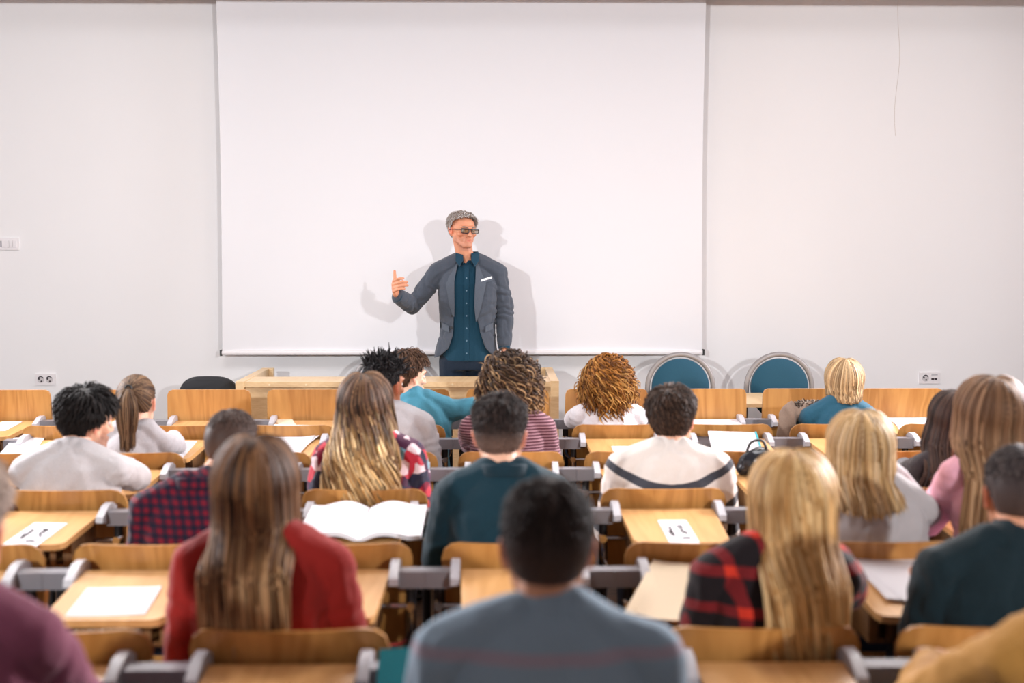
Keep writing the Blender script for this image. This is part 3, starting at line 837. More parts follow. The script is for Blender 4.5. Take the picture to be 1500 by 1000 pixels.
# ---------------- garments
def cloth(name, c, rough=.85, fine=250, sheen=.15):
    m = mat(name, srgb(*c), rough, spec=.25, sheen=sheen); t = NT(m)
    n = t.noise(t.coord(), fine, 2); big = t.noise(t.coord((1, 1, .6)), 9, 3)
    col = t.mix(n, tuple(x*.82 for x in srgb(*c)[:3])+(1,), tuple(min(1, x*1.18) for x in srgb(*c)[:3])+(1,))
    t.base(col)
    t.bump(t.math('ADD', t.math('MULTIPLY', n, .12), big), .6, .022)
    return m
def check_cloth(name, base, line1, line2, period, width=.5, rot=0, ys=.6):
    """woven check in object space"""
    m = mat(name, srgb(*base), .85, spec=.2, sheen=.1); t = NT(m)
    v = t.sep(t.coord((1, 1, 1), rot=(0, rot, 0)))
    def band(x, p, wdt):
        return t.math('LESS_THAN', t.math('FRACT', t.math('DIVIDE', x, p)), wdt)
    hx = t.math('ADD', v[0], t.math('MULTIPLY', v[1], ys))
    a, b = band(t.math('ADD', hx, 5), period, width), band(t.math('ADD', v[2], 5), period, width)
    s = t.math('MULTIPLY', t.math('ADD', a, b), .5)
    t.base(t.ramp(s, [(0, srgb(*base)), (.34, srgb(*line1)), (.75, srgb(*line2))], 'CONSTANT'))
    t.bump(t.noise(t.coord((1, 1, .6)), 9, 3), .6, .022)
    return m
def band_cloth(name, base, bands, fine=None, slope=.0):
    """bands: (z0, z1, colour) in object space, sloping slightly down at the sides"""
    m = mat(name, srgb(*base), .88, spec=.2, sheen=.2); t = NT(m)
    v = t.sep(t.coord()); z = t.math('ADD', v[2], t.math('MULTIPLY', t.math('MULTIPLY', v[0], v[0]), slope))
    col = srgb(*base)
    nn = t.noise(t.coord(), 220, 2)
    cur = t.mix(nn, tuple(x*.88 for x in col[:3])+(1,), col)
    for z0, z1, c in bands:
        f = t.math('MULTIPLY', t.math('GREATER_THAN', z, z0), t.math('LESS_THAN', z, z1))
        cur = t.mix(f, cur, srgb(*c))
    t.base(cur); t.bump(t.noise(t.coord((1, 1, .6)), 9, 3), .6, .022)
    return m

def seated(name_lab, cat, row, px, zt, cloth_m, skin='light', k=1.0, head=(0, .04, 0, 0, 0), dY=.15, lean=(0, 0), arms=('desk', 'desk'), voxel=.0075, hairf=None, collar=None, trousers=None, stubble=None, group='students sitting in the lecture hall', yaw=0, scale_t=1.0, neck_low=0, lips=(176, 96, 88), hem=.50, short=False, headpx=None, cuff=None, sleeve_m=None, female=False, nofold=False, sh_drop=0, sleeve=(.92, .92)):
    """head = (dx, dy, yaw, pitch, roll); px = picture column of the torso"""
    Y = ROWY[row]+dY; X = wx(px, Y)
    t = thing('person', name_lab, cat, (X, Y, 0), yaw, group)
    hx, hy, hyaw, hpit, hrol = head
    hz = zt-.118
    zs = zt-.280-sh_drop                      # shoulder joint height
    xs = lean[0]; ys = .02+lean[1]
    sw = .156*k
    H = Matrix.Translation((xs+hx, ys+hy, hz)) @ Matrix.Rotation(hyaw, 4, 'Z') @ Matrix.Rotation(hpit, 4, 'X') @ Matrix.Rotation(hrol, 4, 'Y')
    kk = k
    def torso(i):
        L = [loft_e([(0, .03, .455, .15*kk+i, .105+i), (0, .022, .52, .168*kk+i, .115+i), (xs*.3, .012, .60, .150*kk+i, .108+i), (xs*.5, ys*.5, .60+(zs-.60)*.35, .142*kk+i, .104+i),
                     (xs*.8, ys*.85, zs-.16, .152*kk+i, .108+i), (xs, ys, zs-.06, .155*kk+i, .102+i), (xs, ys, zs+.005, .132*kk+i, .080+i), (xs, ys+.0, zs+.055, .075*kk+i, .058+i)])]
        L.append(caps((xs-.045, ys, zs+.055), .045+i, (xs-sw, ys, zs-.008), .046*kk+i)); L.append(caps((xs+.045, ys, zs+.055), .045+i, (xs+sw, ys, zs-.008), .046*kk+i))
        if female and not i is None:
            for s in (-1, 1): L.append(ell((xs+s*.065, ys+.085, zs-.15), (.055+i, .045+i, .052+i)))
        return L
    neckb = Vector((xs, ys-.005, zs+.035))
    neck_top = H @ Vector((0, -.022, -.045))
    necks = lambda i, top=1.0: [caps(neckb, .056*min(kk, 1.05)+i, neckb.lerp(neck_top, top), (.052+i)*(.96 if female else 1.04))]
    arm_pts = []; A_up, A_fo, HD = [], [], []
    for s, mode in zip((-1, 1), arms):
        sh = Vector((xs+s*sw, ys, zs-.01))
        if mode == 'desk': el = Vector((xs+s*(sw+.008), ys+.21, .775)); wr = Vector((xs+s*.05, .46, .775)); hd = frame(wr, (-s*.5, 1, -.05), (0, 0, 1)); cu = .35
        elif mode == 'wide': el = Vector((xs+s*(sw+.02), ys+.20, .775)); wr = Vector((xs+s*.08, .45, .775)); hd = frame(wr, (-s*.5, 1, -.05), (0, 0, 1)); cu = .35
        elif mode == 'lap': el = Vector((xs+s*(sw+.045), ys+.03, zs-.255)); wr = Vector((xs*.5+s*.10, .25, .635)); hd = frame(wr, (-s*.5, 1, -.1), (0, 0, 1)); cu = .4
        elif mode == 'down': el = Vector((xs+s*(sw+.06), ys+.0, zs-.27)); wr = Vector((xs+s*(sw+.0), .20, .60)); hd = frame(wr, (-s*.4, 1, -.3), (0, .2, 1)); cu = .5
        elif mode == 'chin': el = Vector((xs+s*(sw+.06), ys+.24, .80)); wr = H @ Vector((s*.075, .05, -.12)); hd = frame(wr, (H @ Vector((s*.06, .05, 0)))-wr, (s*1, .1, 0)); cu = .5
        elif mode == 'raise': el = Vector((xs+s*(sw+.09), ys+.13, zs-.20)); wr = H @ Vector((s*.155, .03, -.085)); hd = frame(wr, (H @ Vector((s*.10, .02, .05)))-wr, (s*1, -.3, 0)); cu = .4
        else: el, wr = Vector(mode[0]), Vector(mode[1]); hd = frame(wr, mode[2], mode[3]); cu = mode[4] if len(mode) > 4 else .35
        f = lambda i, sh=sh, el=el: [caps(sh, .047*kk+i, sh.lerp(el, .5), .045*kk+i), caps(sh.lerp(el, .5), .045*kk+i, el, .036*kk+i)]
        g = lambda i, el=el, wr=wr, e=1.0: [caps(el, .036*kk+i, el.lerp(wr, .4), .037*kk+i), caps(el.lerp(wr, .4), .037*kk+i, el.lerp(wr, e), .026+i+(1-e)*.01)]
        A_up.append(f); A_fo.append(g); HD.append(hand_shapes(hd, cu, .06, right=1 if s > 0 else -1, s=.93 if female else 1.0))
    leg = lambda i: sum([[caps((s*.085, .0, .505), .078+i, (s*.10, .40, .535), .055+i), caps((s*.10, .40, .535), .055+i, (s*.10, .38, .34), .05+i), caps((s*.10, .38, .34), .05+i, (s*.10, .40, .11), .034+i)] for s in (-1, 1)], [])
    shapes = head_shapes(H)+necks(0)+torso(-.012)+leg(-.008)+[q for f in A_up for q in f(-.010)]+[q for f in A_fo for q in f(-.004)]+[q for h_ in HD for q in h_]
    shapes += [caps((s*.10, .39, .05), (.03, .04, .035), (s*.11, .50, .035), (.035, .03, .02)) for s in (-1, 1)]
    me = blob(shapes, voxel*.75, 3)
    C = finish_head(me, H, SK[skin], stubble, lips)
    me.materials.clear(); vcol(me, C)
    body = link('body', me, M_skin, t)
    # shirt
    gs = torso(.008)+[q for f in A_up for q in f(.008)]+ ([] if short else [q for f, e_ in zip(A_fo, sleeve) if e_ > 0 for q in f(.007, e=e_)])+necks(.006, .30+neck_low)
    me = blob(gs, voxel, 3, 0 if nofold else .016, 8)
    if not nofold:
        sp_ = []
        for s, mode in zip((-1, 1), arms): sp_.append(((xs+s*(sw+.03), ys+.06, zs-.10), (s*.4, .6, -1), .12, .007, 75))
        sp_ += [((xs+.10, ys-.09, zs-.20), (.6, 0, 1), .12, .006, 60), ((xs-.10, ys-.09, zs-.20), (-.6, 0, 1), .12, .006, 60), ((0, -.1, .62), (.1, 0, 1), .12, .008, 70), ((xs, ys-.09, zs-.03), (1, 0, .3), .10, .004, 45)]
        wrinkles(me, sp_)
    link('top', me, cloth_m, t)
    if cuff:
        pass
    tm = trousers or M_jeans
    me = blob(leg(.010)+[loft_e([(0, .0, .45, .155*kk+.008, .115), (0, -.005, .53, .165*kk+.004, .118)])], .011, 3, .006, 8)
    link('trousers', me, tm, t)
    me = blob([caps((s*.10, .385, .06), (.04, .05, .045), (s*.11, .51, .045), (.045, .035, .032)) for s in (-1, 1)]+[caps((s*.10, .385, .02), (.04, .05, .019), (s*.11, .51, .02), (.045, .04, .019)) for s in (-1, 1)], .008, 2)
    link('shoes', me, M_black, t)
    eyes(H, t)
    P_ = dict(zs=zs, xs=xs, yb=ys-.115)
    if hairf: hairf(H, t, P_)
    if collar:
        g = bmesh.new(); n = 28
        rr = .060*kk; c = neckb+Vector((0, 0, .028+neck_low*.05))
        for z0_, r0_, r1_ in ((0, 0, 0),):
            ring1 = []; prof = ((.004, -.012), (.006, .022), (.012, .026), (.016, .022), (.018, -.006), (.014, -.014))
            rings = []
            for a in np.linspace(0, 2*PI, n, endpoint=False):
                rings.append([(c.x+(rr+q)*math.cos(a), c.y+(rr*.98+q)*math.sin(a), c.z+h_-.02*math.sin(a)*.8) for q, h_ in prof])
            vr = [[g.verts.new(p) for p in r] for r in rings]
            for i in range(n):
                a_, b_ = vr[i], vr[(i+1) % n]
                for j in range(len(prof)): g.faces.new((a_[j], a_[(j+1) % len(prof)], b_[(j+1) % len(prof)], b_[j]))
        obj('collar', g, collar, t, smooth=True)
    return t, H, P_
M_jeans = cloth('denim', (40, 52, 74))
M_darktr = cloth('dark_trousers', (34, 34, 40))


BRN = [(58, 40, 28), (74, 52, 36), (46, 32, 24)]
BLK = [(26, 22, 22), (36, 31, 30), (20, 17, 18)]
BLD = [(196, 158, 108), (178, 138, 88), (214, 180, 132), (156, 116, 72)]
def S(*a, **k): return seated(a[0], 'person', *a[1:], **k)

# nearest: row 7 seats
S('person in a grey-blue jumper, seen from behind at the bottom centre', 7, 805, 1.257, band_cloth('greyblue_knit', (134, 156, 174), [(.978, .998, (150, 142, 156)), (.80, .82, (150, 142, 156))]), skin='tan', k=1.12, head=(0, .05, 0, -.05, 0), arms=('lap', 'lap'),
  hairf=lambda H, t, P: short_hair(H, t, [(48, 38, 36), (62, 50, 46), (38, 31, 30)], length=.014, n=3400, lift=.35, fade=(88, 70, 62), nape=-.78, th=.004), neck_low=.1)
S('person in a purple jumper, leaning in at the bottom left corner of the photo', 7, -108, 1.29, cloth('purple_knit', (120, 62, 84)), skin='red', k=1.0, head=(-.005, .09, 0, 0, 0), female=True, arms=('wide', 'wide'),
  hairf=lambda H, t, P: short_hair(H, t, [(226, 206, 192), (206, 184, 170)], length=.03, n=2400, lift=.3, nape=-.6))
S('person in mustard sleeves at the bottom right corner of the photo', 7, 1640, 1.24, cloth('mustard_knit', (176, 128, 62)), skin='light', k=1.0, female=True,
  arms=(((-.25, .20, .80), (-.12, .46, .79), (.4, 1, 0), (0, 0, 1)), 'desk'),
  hairf=lambda H, t, P: long_hair(H, t, P, BRN, drop=.3, n=700))
# row 6
S('person with long straight brown hair in a red jumper', 6, 378, 1.205, cloth('red_knit', (142, 28, 22)), skin='pale', k=1.03, head=(-.025, .055, .12, -.05, 0), female=True, arms=('lap', 'lap'),
  hairf=lambda H, t, P: long_hair(H, t, P, [(88, 58, 38), (64, 42, 28), (122, 84, 54)], tip=[(160, 118, 78), (206, 164, 118), (96, 66, 42)], drop=.36, n=1500, vol=.024, rad=.0034, wave=.007, wavek=3, over=.030, spread=1.05, pull=.05, clumps=90))
M_plaid = check_cloth('red_black_plaid', (24, 18, 22), (110, 26, 30), (196, 52, 34), .088, .28)
S('person with long wavy blonde hair in a red and black plaid shirt', 6, 1150, 1.168, M_plaid, skin='pale', k=1.0, head=(.045, .05, 0, -.1, -.05), female=True, arms=('lap', ((.215, .17, .80), (.135, .20, .99), (-.25, -.1, 1), (1, -.2, 0), .6)), sleeve=(.92, .12),
  hairf=lambda H, t, P: long_hair(H, t, P, [(206, 166, 112), (188, 146, 92), (222, 188, 136), (168, 126, 76)], drop=.40, n=1700, vol=.024, rad=.0034, wave=.016, wavek=3.2, over=.034, spread=1.05, pull=.22, clumps=60, tip_var=.35))
S('person with short dark hair and beard in a dark green jumper at the right edge', 6, 1500, 1.18, cloth('dark_green_knit', (8, 32, 40)), skin='tan', k=1.08, head=(.045, .06, -.15, -.1, 0), arms=('lap', 'desk'), stubble=(60, 44, 38),
  hairf=lambda H, t, P: short_hair(H, t, [(64, 56, 56), (84, 74, 72), (50, 43, 44)], length=.012, n=3200, lift=.3, fade=(92, 76, 70), nape=-.72), neck_low=.1)
# row 5
S('person with cropped hair in a maroon and navy checked shirt, leaning to the right', 5, 262, 1.155, check_cloth('maroon_check', (112, 20, 40), (58, 22, 44), (24, 24, 44), .028, .5), skin='tan', k=1.08, head=(.075, .10, -.25, -.2, 0), lean=(.045, .05), arms=('lap', 'desk'), collar=check_cloth('maroon_check_collar', (112, 20, 40), (58, 22, 44), (24, 24, 44), .028, .5),
  hairf=lambda H, t, P: short_hair(H, t, [(66, 50, 44), (82, 62, 54), (54, 41, 36)], length=.010, n=3200, lift=.25, fade=(112, 84, 70), nape=-.7))
S('person with a dark fade haircut in a dark teal polo shirt, centre of the audience', 5, 738, 1.205, cloth('dark_teal', (5, 42, 54)), skin='light', k=1.05, head=(-.012, .06, -.1, 0, 0), arms=('lap', 'lap'), collar=cloth('dark_teal_collar', (5, 38, 50)),
  hairf=lambda H, t, P: short_hair(H, t, [(44, 34, 32), (58, 46, 42), (34, 27, 26)], length=.013, n=3400, lift=.5, fade=(132, 106, 94), nape=-.62, top_boost=2.4), neck_low=-.05)
S('person with straight shoulder-length blonde hair in a speckled grey jumper', 5, 1296, 1.16, None or band_cloth('speckled_grey', (176, 172, 174), []), skin='pale', k=.92, head=(-.035, .06, 0, 0, -.05), female=True, arms=('lap', ((.22, .20, .82), (.09, .28, .98), (-.3, .0, 1), (.6, .3, 0), .7)),
  hairf=lambda H, t, P: long_hair(H, t, P, [(204, 170, 122), (182, 146, 96), (222, 192, 150), (160, 124, 82)], drop=.17, n=1300, vol=.022, rad=.0032, wave=.004, wavek=3, over=.02, pull=-.05, clumps=70, tip_var=.45))
S('person with very long light brown hair in a pink blouse at the right edge', 5, 1488, 1.265, cloth('pink_blouse', (230, 172, 190)), skin='pale', k=.92, head=(-.03, .05, 0, 0, 0), female=True, arms=('desk', 'desk'),
  hairf=lambda H, t, P: long_hair(H, t, P, [(120, 88, 64), (98, 70, 50), (142, 108, 80)], tip=[(172, 134, 96), (150, 112, 78), (196, 160, 122)], drop=.44, n=1500, vol=.026, rad=.0033, wave=.004, wavek=3, over=.03, spread=1.3, pull=.0, clumps=80))
# row 4
S('person with thick dark hair in a pale grey jumper, turned to the right', 4, 90, 1.13, cloth('pale_grey_knit', (190, 186, 188)), skin='light', k=1.10, head=(.035, .09, -.75, -.15, .12), lean=(.01, .03), arms=('wide', 'wide'), stubble=(90, 70, 62),
  hairf=lambda H, t, P: short_hair(H, t, BLK, length=.045, n=4200, lift=.3, rad=.0024, nape=-.7, th=.013, messy=.10, top_boost=1.3, comb=(-.5, -.3, 0)))
def floral():
    m = cloth('floral_cotton', (60, 40, 60)); t = NT(m)
    vo = t.n('ShaderNodeTexVoronoi'); vo.inputs['Scale'].default_value = 26; t.l(t.coord(), vo.inputs['Vector'])
    sp = t.sep(vo.outputs['Color'])
    t.base(t.ramp(sp[0], [(0, srgb(74, 34, 62)), (.3, srgb(190, 48, 66)), (.5, srgb(44, 44, 66)), (.68, srgb(232, 208, 214)), (.84, srgb(110, 150, 168)), (.93, srgb(130, 30, 56))], 'CONSTANT'))
    return m
S('person with very long ombre curls in a floral blouse', 4, 537, 1.195, floral(), skin='pale', k=1.0, head=(-.015, .05, 0, 0, 0), female=True, arms=('lap', 'lap'),
  hairf=lambda H, t, P: long_hair(H, t, P, [(84, 58, 42), (60, 42, 30), (120, 88, 62)], tip=[(216, 178, 124), (176, 134, 82), (128, 94, 60), (232, 200, 150)], drop=.42, n=1500, vol=.024, rad=.0034, wave=.026, wavek=6.5, over=.036, spread=1.3, pull=.0, clumps=36, tip_var=.3))
S('person with short brown hair in a white jumper with dark stripes', 4, 984, 1.138, band_cloth('striped_knit', (222, 214, 208), [(.775, .81, (62, 64, 72)), (.62, .66, (62, 64, 72)), (.50, .54, (62, 64, 72))], slope=-1.5), skin='light', k=1.16, head=(.02, .06, -.3, -.05, -.08), arms=('lap', 'lap'),
  hairf=lambda H, t, P: short_hair(H, t, [(58, 42, 34), (78, 58, 46), (46, 34, 28)], length=.030, n=4200, lift=.35, rad=.0021, nape=-.62, th=.008, messy=.12, top_boost=1.5, comb=(.4, -.2, 0)))
S('person with long straight dark brown hair, partly hidden at the right edge', 4, 1418, 1.13, cloth('black_knit', (40, 32, 34)), skin='pale', k=.9, head=(0, .05, 0, 0, 0), female=True,
  hairf=lambda H, t, P: long_hair(H, t, P, [(58, 40, 34), (44, 30, 26), (72, 52, 42)], drop=.40, n=1200, vol=.018, rad=.003, over=.028, spread=1.7, pull=-.2, clumps=70))
# row 3
S('person with spiky black twisted hair in a light grey jumper', 3, 566, 1.185, cloth('light_grey_knit', (178, 174, 178)), skin='brown', k=1.0, head=(-.015, .06, -.6, -.05, .05), arms=('lap', 'lap'), hairf=lambda H, t, P: spiky_hair(H, t, [(24, 22, 24), (34, 31, 33)]))
def burgundy():
    m = cloth('burgundy_stripe', (96, 52, 66)); t = NT(m)
    v = t.sep(t.coord()); f = t.math('LESS_THAN', t.math('FRACT', t.math('MULTIPLY', v[2], 75)), .35)
    t.base(t.mix(f, srgb(84, 44, 56), srgb(168, 128, 138))); return m
S('person with big brown curls in a burgundy striped top', 3, 744, 1.175, burgundy(), skin='pale', k=1.02, head=(.012, .06, 0, 0, 0), female=True, arms=('desk', 'lap'),
  hairf=lambda H, t, P: curly_hair(H, t, [(58, 42, 34), (76, 56, 42), (46, 34, 28)], tip=[(150, 116, 82), (96, 70, 52), (176, 142, 104), (66, 48, 38)], n=1400, R0=.052, length=.12, curl=.017, rad=.0036, down=.07))
S('person with a high brown ponytail in a grey top', 3, 192, 1.105, cloth('soft_grey', (176, 172, 176)), skin='pale', k=.82, head=(0, .06, .0, -.05, 0), female=True, hairf=lambda H, t, P: ponytail(H, t, P, [(84, 62, 46), (104, 78, 58), (68, 50, 38), (132, 104, 78)]))
# row 2
S('person with a big head of ginger curls in a white top', 2, 893, 1.11, cloth('white_cotton', (226, 224, 230)), skin='pale', k=.95, head=(0, .05, 0, 0, 0), female=True, arms=('wide', 'desk'),
  hairf=lambda H, t, P: curly_hair(H, t, [(140, 88, 36), (164, 108, 48), (96, 56, 24)], tip=[(184, 130, 64), (140, 90, 42), (200, 150, 84), (104, 64, 30)], n=1300, R0=.046, length=.15, curl=.016, rad=.0036, down=.10, squash=(1.05, 1, .6), freq=(14, 26)))
S('person with a straight blond bob in a teal jumper', 2, 1238, 1.105, cloth('teal_knit', (34, 82, 104)), skin='pale', k=.95, head=(.03, .05, 0, 0, 0), female=True, arms=('desk', 'desk'),
  hairf=lambda H, t, P: long_hair(H, t, P, [(166, 136, 98), (132, 104, 74), (196, 168, 130)], drop=.085, n=1400, vol=.018, rad=.003, over=.0, pull=.1, clumps=70, tip_var=.15, wave=.002))
S('person in a bright teal top with dark brown hair, reaching to the right', 2, 606, 1.14, cloth('bright_teal', (66, 130, 152)), skin='pale', k=1.02, head=(-.055, .04, -.95, -.12, 0), lean=(.02, .02), arms=('desk', ((.30, .06, .87), (.50, .20, .79), (1, .4, -.1), (0, 0, 1))),
  hairf=lambda H, t, P: short_hair(H, t, [(84, 60, 46), (104, 76, 58), (64, 46, 36)], length=.034, n=4000, lift=.3, rad=.0024, nape=-.7, th=.010, messy=.12, wave=.002))
# ==================================================================== lecturer
LX, LY = wx(685, 7.5), 7.5
lec = thing('person', 'lecturer with grey hair and glasses in a grey blazer and teal shirt, standing and gesturing', 'person', (LX, LY, .10), PI)
H = Matrix.Translation((.028, .035, 1.690)) @ Matrix.Rotation(math.radians(28), 4, 'Z') @ Matrix.Rotation(math.radians(-3), 4, 'X') @ Matrix.Rotation(math.radians(-2), 4, 'Y') @ Matrix.Diagonal((1.06, 1.0, .92, 1))
SHR, ELR, WRR = Vector((.188, 0, 1.430)), Vector((.345, .03, 1.225)), Vector((.428, .20, 1.292))
SHL, ELL_, WRL = Vector((-.192, 0, 1.430)), Vector((-.235, -.02, 1.19)), Vector((-.232, .05, .955))
def l_torso(i):
    return [loft_e([(0, 0, .88, .155+i, .105+i), (0, 0, .95, .162+i, .11+i), (0, 0, 1.08, .150+i, .108+i), (0, .005, 1.22, .162+i, .115+i), (0, .0, 1.36, .172+i, .112+i), (0, -.005, 1.42, .150+i, .09+i), (0, -.01, 1.475, .080+i, .062+i)]),
            caps((-.045, -.012, 1.500), .045+i, SHL, .046+i), caps((.045, -.012, 1.500), .045+i, SHR, .046+i)]
l_arm = lambda i, e=1.0: [caps(a, .050+i, b, .042+i) for a, b in ((SHR, ELR), (SHL, ELL_))]+[caps(b, .042+i, b.lerp(c, e), .033+i) for b, c in ((ELR, WRR), (ELL_, WRL))]
l_leg = lambda i: sum([[caps((s*.088, 0, .87), .085+i, (s*.105, .01, .48), .058+i), caps((s*.105, .01, .48), .056+i, (s*.115, -.02, .10), .042+i)] for s in (-1, 1)], [])
hr = frame(WRR, (-.10, .22, .75), (.75, .55, 0))
hand_r = []
# raised right hand: palm towards himself, thumb up, four fingers curling across
o_ = WRR
pd = Vector((.10, .35, .93)).normalized()
hand_r.append(caps(o_-Vector((0, .02, .02)), (.022, .024, .02), o_+Vector((.014, .03, .048)), (.020, .030, .034)))
hand_r.append(caps(o_+Vector((.012, .03, .02)), (.018, .03, .026), o_+Vector((.018, .04, .072)), (.016, .026, .022)))
for i, (zz, ln, r) in enumerate(((.092, .060, .0095), (.071, .080, .0098), (.049, .084, .0096), (.029, .066, .0088))):
    p0 = o_+Vector((.020, .056, zz)); 
    p1 = p0+Vector((-ln*.42, .030, .012)); p2 = p1+Vector((-ln*.38, .004, .006)); p3 = p2+Vector((-ln*.26, -.012, .0))
    hand_r += [caps(o_+Vector((.018, .02, zz*.8)), r*1.1, p0, r), caps(p0, r, p1, r*.95), caps(p1, r*.95, p2, r*.9), caps(p2, r*.9, p3, r*.82)]
t0_ = o_+Vector((.005, .01, .06)); t1_ = o_+Vector((.012, .025, .098)); t2_ = o_+Vector((.014, .018, .128)); t3_ = o_+Vector((.016, .008, .152))
hand_r += [caps(t0_, .017, t1_, .0125), caps(t1_, .0125, t2_, .0108), caps(t2_, .0108, t3_, .009)]
hand_l = hand_shapes(frame(WRL, (0, .12, -1), (-1, .1, 0)), .3, .05, right=-1, s=1.0)
neck = [caps((0, -.008, 1.47), .060, H @ Vector((0, -.02, -.05)), .056)]
me = blob(head_shapes(H)+neck+l_torso(-.014)+l_leg(-.01)+l_arm(-.012)+hand_r+hand_l+[caps((s*.115, -.02, .05), (.035, .05, .04), (s*.125, .10, .03), (.038, .04, .025)) for s in (-1, 1)], .0042, 2)
C = finish_head(me, H, (212, 148, 114), (186, 132, 108), (176, 88, 76))
co = get_co(me); hh = co @ np.array(H.inverted())[:3, :3].T+np.array(H.inverted())[:3, 3]
me.materials.clear(); vcol(me, C); link('body', me, M_skin, lec)
eyes(H, lec, (120, 110, 104))
h_lec = short_hair(H, lec, [(206, 198, 194), (184, 168, 158), (232, 228, 226), (156, 136, 120)], length=.027, n=4600, lift=.30, rad=.0013, nape=-.6, th=.003, comb=(.9, -.1, 0), messy=.2, hl=.10, top_boost=1.6, cap_col=(150, 140, 134), front=.62)
# glasses
gl = bmesh.new()
def gp(x, z): return H @ Vector((x, .106-.35*abs(x)**1.35, z))
for s in (-1, 1):
    ring = [gp(s*(.033)+.0235*math.copysign(abs(math.cos(a))**.5, math.cos(a)), .006+.0145*math.copysign(abs(math.sin(a))**.55, math.sin(a))) for a in np.linspace(0, 2*PI, 33)]
    tube_path(gl, ring, .0026, 6)
    tube_path(gl, [gp(s*.010, .019), gp(s*.056, .019)], .0042, 6)
    tube_path(gl, [gp(s*.056, .015), H @ Vector((s*.074, .065, .014)), H @ Vector((s*.082, .0, .012)), H @ Vector((s*.081, -.018, .004))], .0024, 6)
tube_path(gl, [gp(-.011, .014), gp(0, .018), gp(.011, .014)], .0022, 6)
go = obj('glasses_frame', gl, mat('glasses_acetate', srgb(28, 32, 44), .3), lec, smooth=True)
for s in (-1, 1):
    g = bmesh.new(); n = 24
    front = [gp(s*.033+.0225*math.copysign(abs(math.cos(a))**.5, math.cos(a)), .006+.0135*math.copysign(abs(math.sin(a))**.55, math.sin(a))) for a in np.linspace(0, 2*PI, n, endpoint=False)]
    off = H.to_3x3() @ Vector((0, -.0012, 0))
    ring_loft(g, [front, [p+off for p in front]])
    ml = bpy.data.materials.get('glasses_lens')
    if not ml:
        ml = mat('glasses_lens', srgb(120, 96, 60), .05); ml.node_tree.nodes['Principled BSDF'].inputs['Alpha'].default_value = .35
    obj('lens', g, ml, go, smooth=True)
# shirt
M_shirt = cloth('teal_shirt', (12, 56, 76)); M_blz = cloth('grey_blazer', (70, 77, 88)); M_blzd = cloth('blazer_lapel', (80, 88, 99))
me = blob(l_torso(.004)+[caps((0, -.01, 1.47), .064, (0, -.008, 1.50), .062)]+[loft_e([(0, .0, .878, .165, .118), (0, 0, .93, .168, .118), (0, 0, 1.05, .158, .113)])], .0055, 3, .006, 10)
shirt = link('shirt', me, M_shirt, lec)
# cuffs
g = bmesh.new()
for a_, b_ in ((ELR, WRR), (ELL_, WRL)):
    ax = (b_-a_).normalized(); up = ax.orthogonal().normalized(); sd = ax.cross(up)
    rings = []
    for q, r in ((-.05, .036), (.0, .038), (.006, .036), (.004, .033), (-.05, .031)):
        rings.append([b_+ax*q+(up*math.cos(t)+sd*math.sin(t))*r for t in np.linspace(0, 2*PI, 24, endpoint=False)])
    ring_loft(g, rings, cap=False)
obj('shirt_cuff', g, M_shirt, shirt, smooth=True)
tr = blob(l_leg(.012)+[loft_e([(0, 0, .82, .165, .115), (0, 0, .90, .166, .115), (0, 0, .97, .155, .108)])], .008, 3, .008, 8)
link('trousers', tr, cloth('navy_trousers', (20, 34, 50)), lec)
g = bmesh.new()
for s in (-1, 1):
    for q in (caps((s*.115, -.02, .045), (.045, .06, .044), (s*.125, .12, .035), (.046, .05, .030)), ):
        hull(g, [Vector((p.x, p.y, max(p.z, .0))) for p in q[1]])
obj('shoes', g, M_black, lec, smooth=True)
# blazer: shell with an open front
me = blob(l_torso(.018)+l_arm(.012, .86)+[loft_e([(.012, .0, .86, .200, .138), (.008, 0, .93, .196, .137), (0, 0, 1.05, .172, .128), (0, 0, 1.15, .168, .126)])], .0055, 3, .012, 8)
wrinkles(me, [(ELR, WRR-SHR, .09, .011, 90), (SHR.lerp(ELR, .45), ELR-SHR, .09, .008, 80), (ELR.lerp(WRR, .6), WRR-ELR, .07, .007, 95), (SHL.lerp(ELL_, .5), ELL_-SHL, .12, .007, 70), (ELL_, (0, .1, -1), .12, .009, 75), (ELL_.lerp(WRL, .6), (0, 0, 1), .1, .006, 80), ((.10, .11, 1.20), (.5, 0, 1), .10, .005, 60), ((-.12, .10, 1.15), (-.6, 0, 1), .12, .006, 60), ((.13, .08, 1.0), (.8, 0, .4), .12, .006, 50)])
bm = bmesh.new(); bm.from_mesh(me)
def open_x(z):
    """image-left edge = +x, image-right edge = -x of the opening at height z"""
    zs_ = [.86, .91, .96, 1.05, 1.15, 1.25, 1.35, 1.45, 1.56]
    l = [.30, .175, .120, .090, .088, .092, .088, .078, .060]
    r = [-.30, -.165, -.115, -.085, -.062, -.052, -.055, -.056, -.060]
    return np.interp(z, zs_, l), np.interp(z, zs_, r)
dele = []
for f in bm.faces:
    c = f.calc_center_median(); a, b = open_x(c.z)
    if (c.y > 0 and b < c.x < a and abs(c.x) < .3) or c.z < .893: dele.append(f)
    elif (c.x**2+(c.y+.01)**2) < .070**2 and c.z > 1.485: dele.append(f)
bmesh.ops.delete(bm, geom=dele, context='FACES')
bound = [v for v in bm.verts if v.is_boundary]
for _i in range(8):
    nc = {}
    for v in bound:
        nb = [e.other_vert(v) for e in v.link_edges if e.is_boundary]
        if len(nb) == 2: nc[v] = v.co*.4+(nb[0].co+nb[1].co)*.3
    for v, c in nc.items(): v.co = c
bm.to_mesh(me); bm.free()
blz = link('blazer', me, M_blz, lec)
md = blz.modifiers.new('thick', 'SOLIDIFY'); md.thickness = .004; md.offset = -1
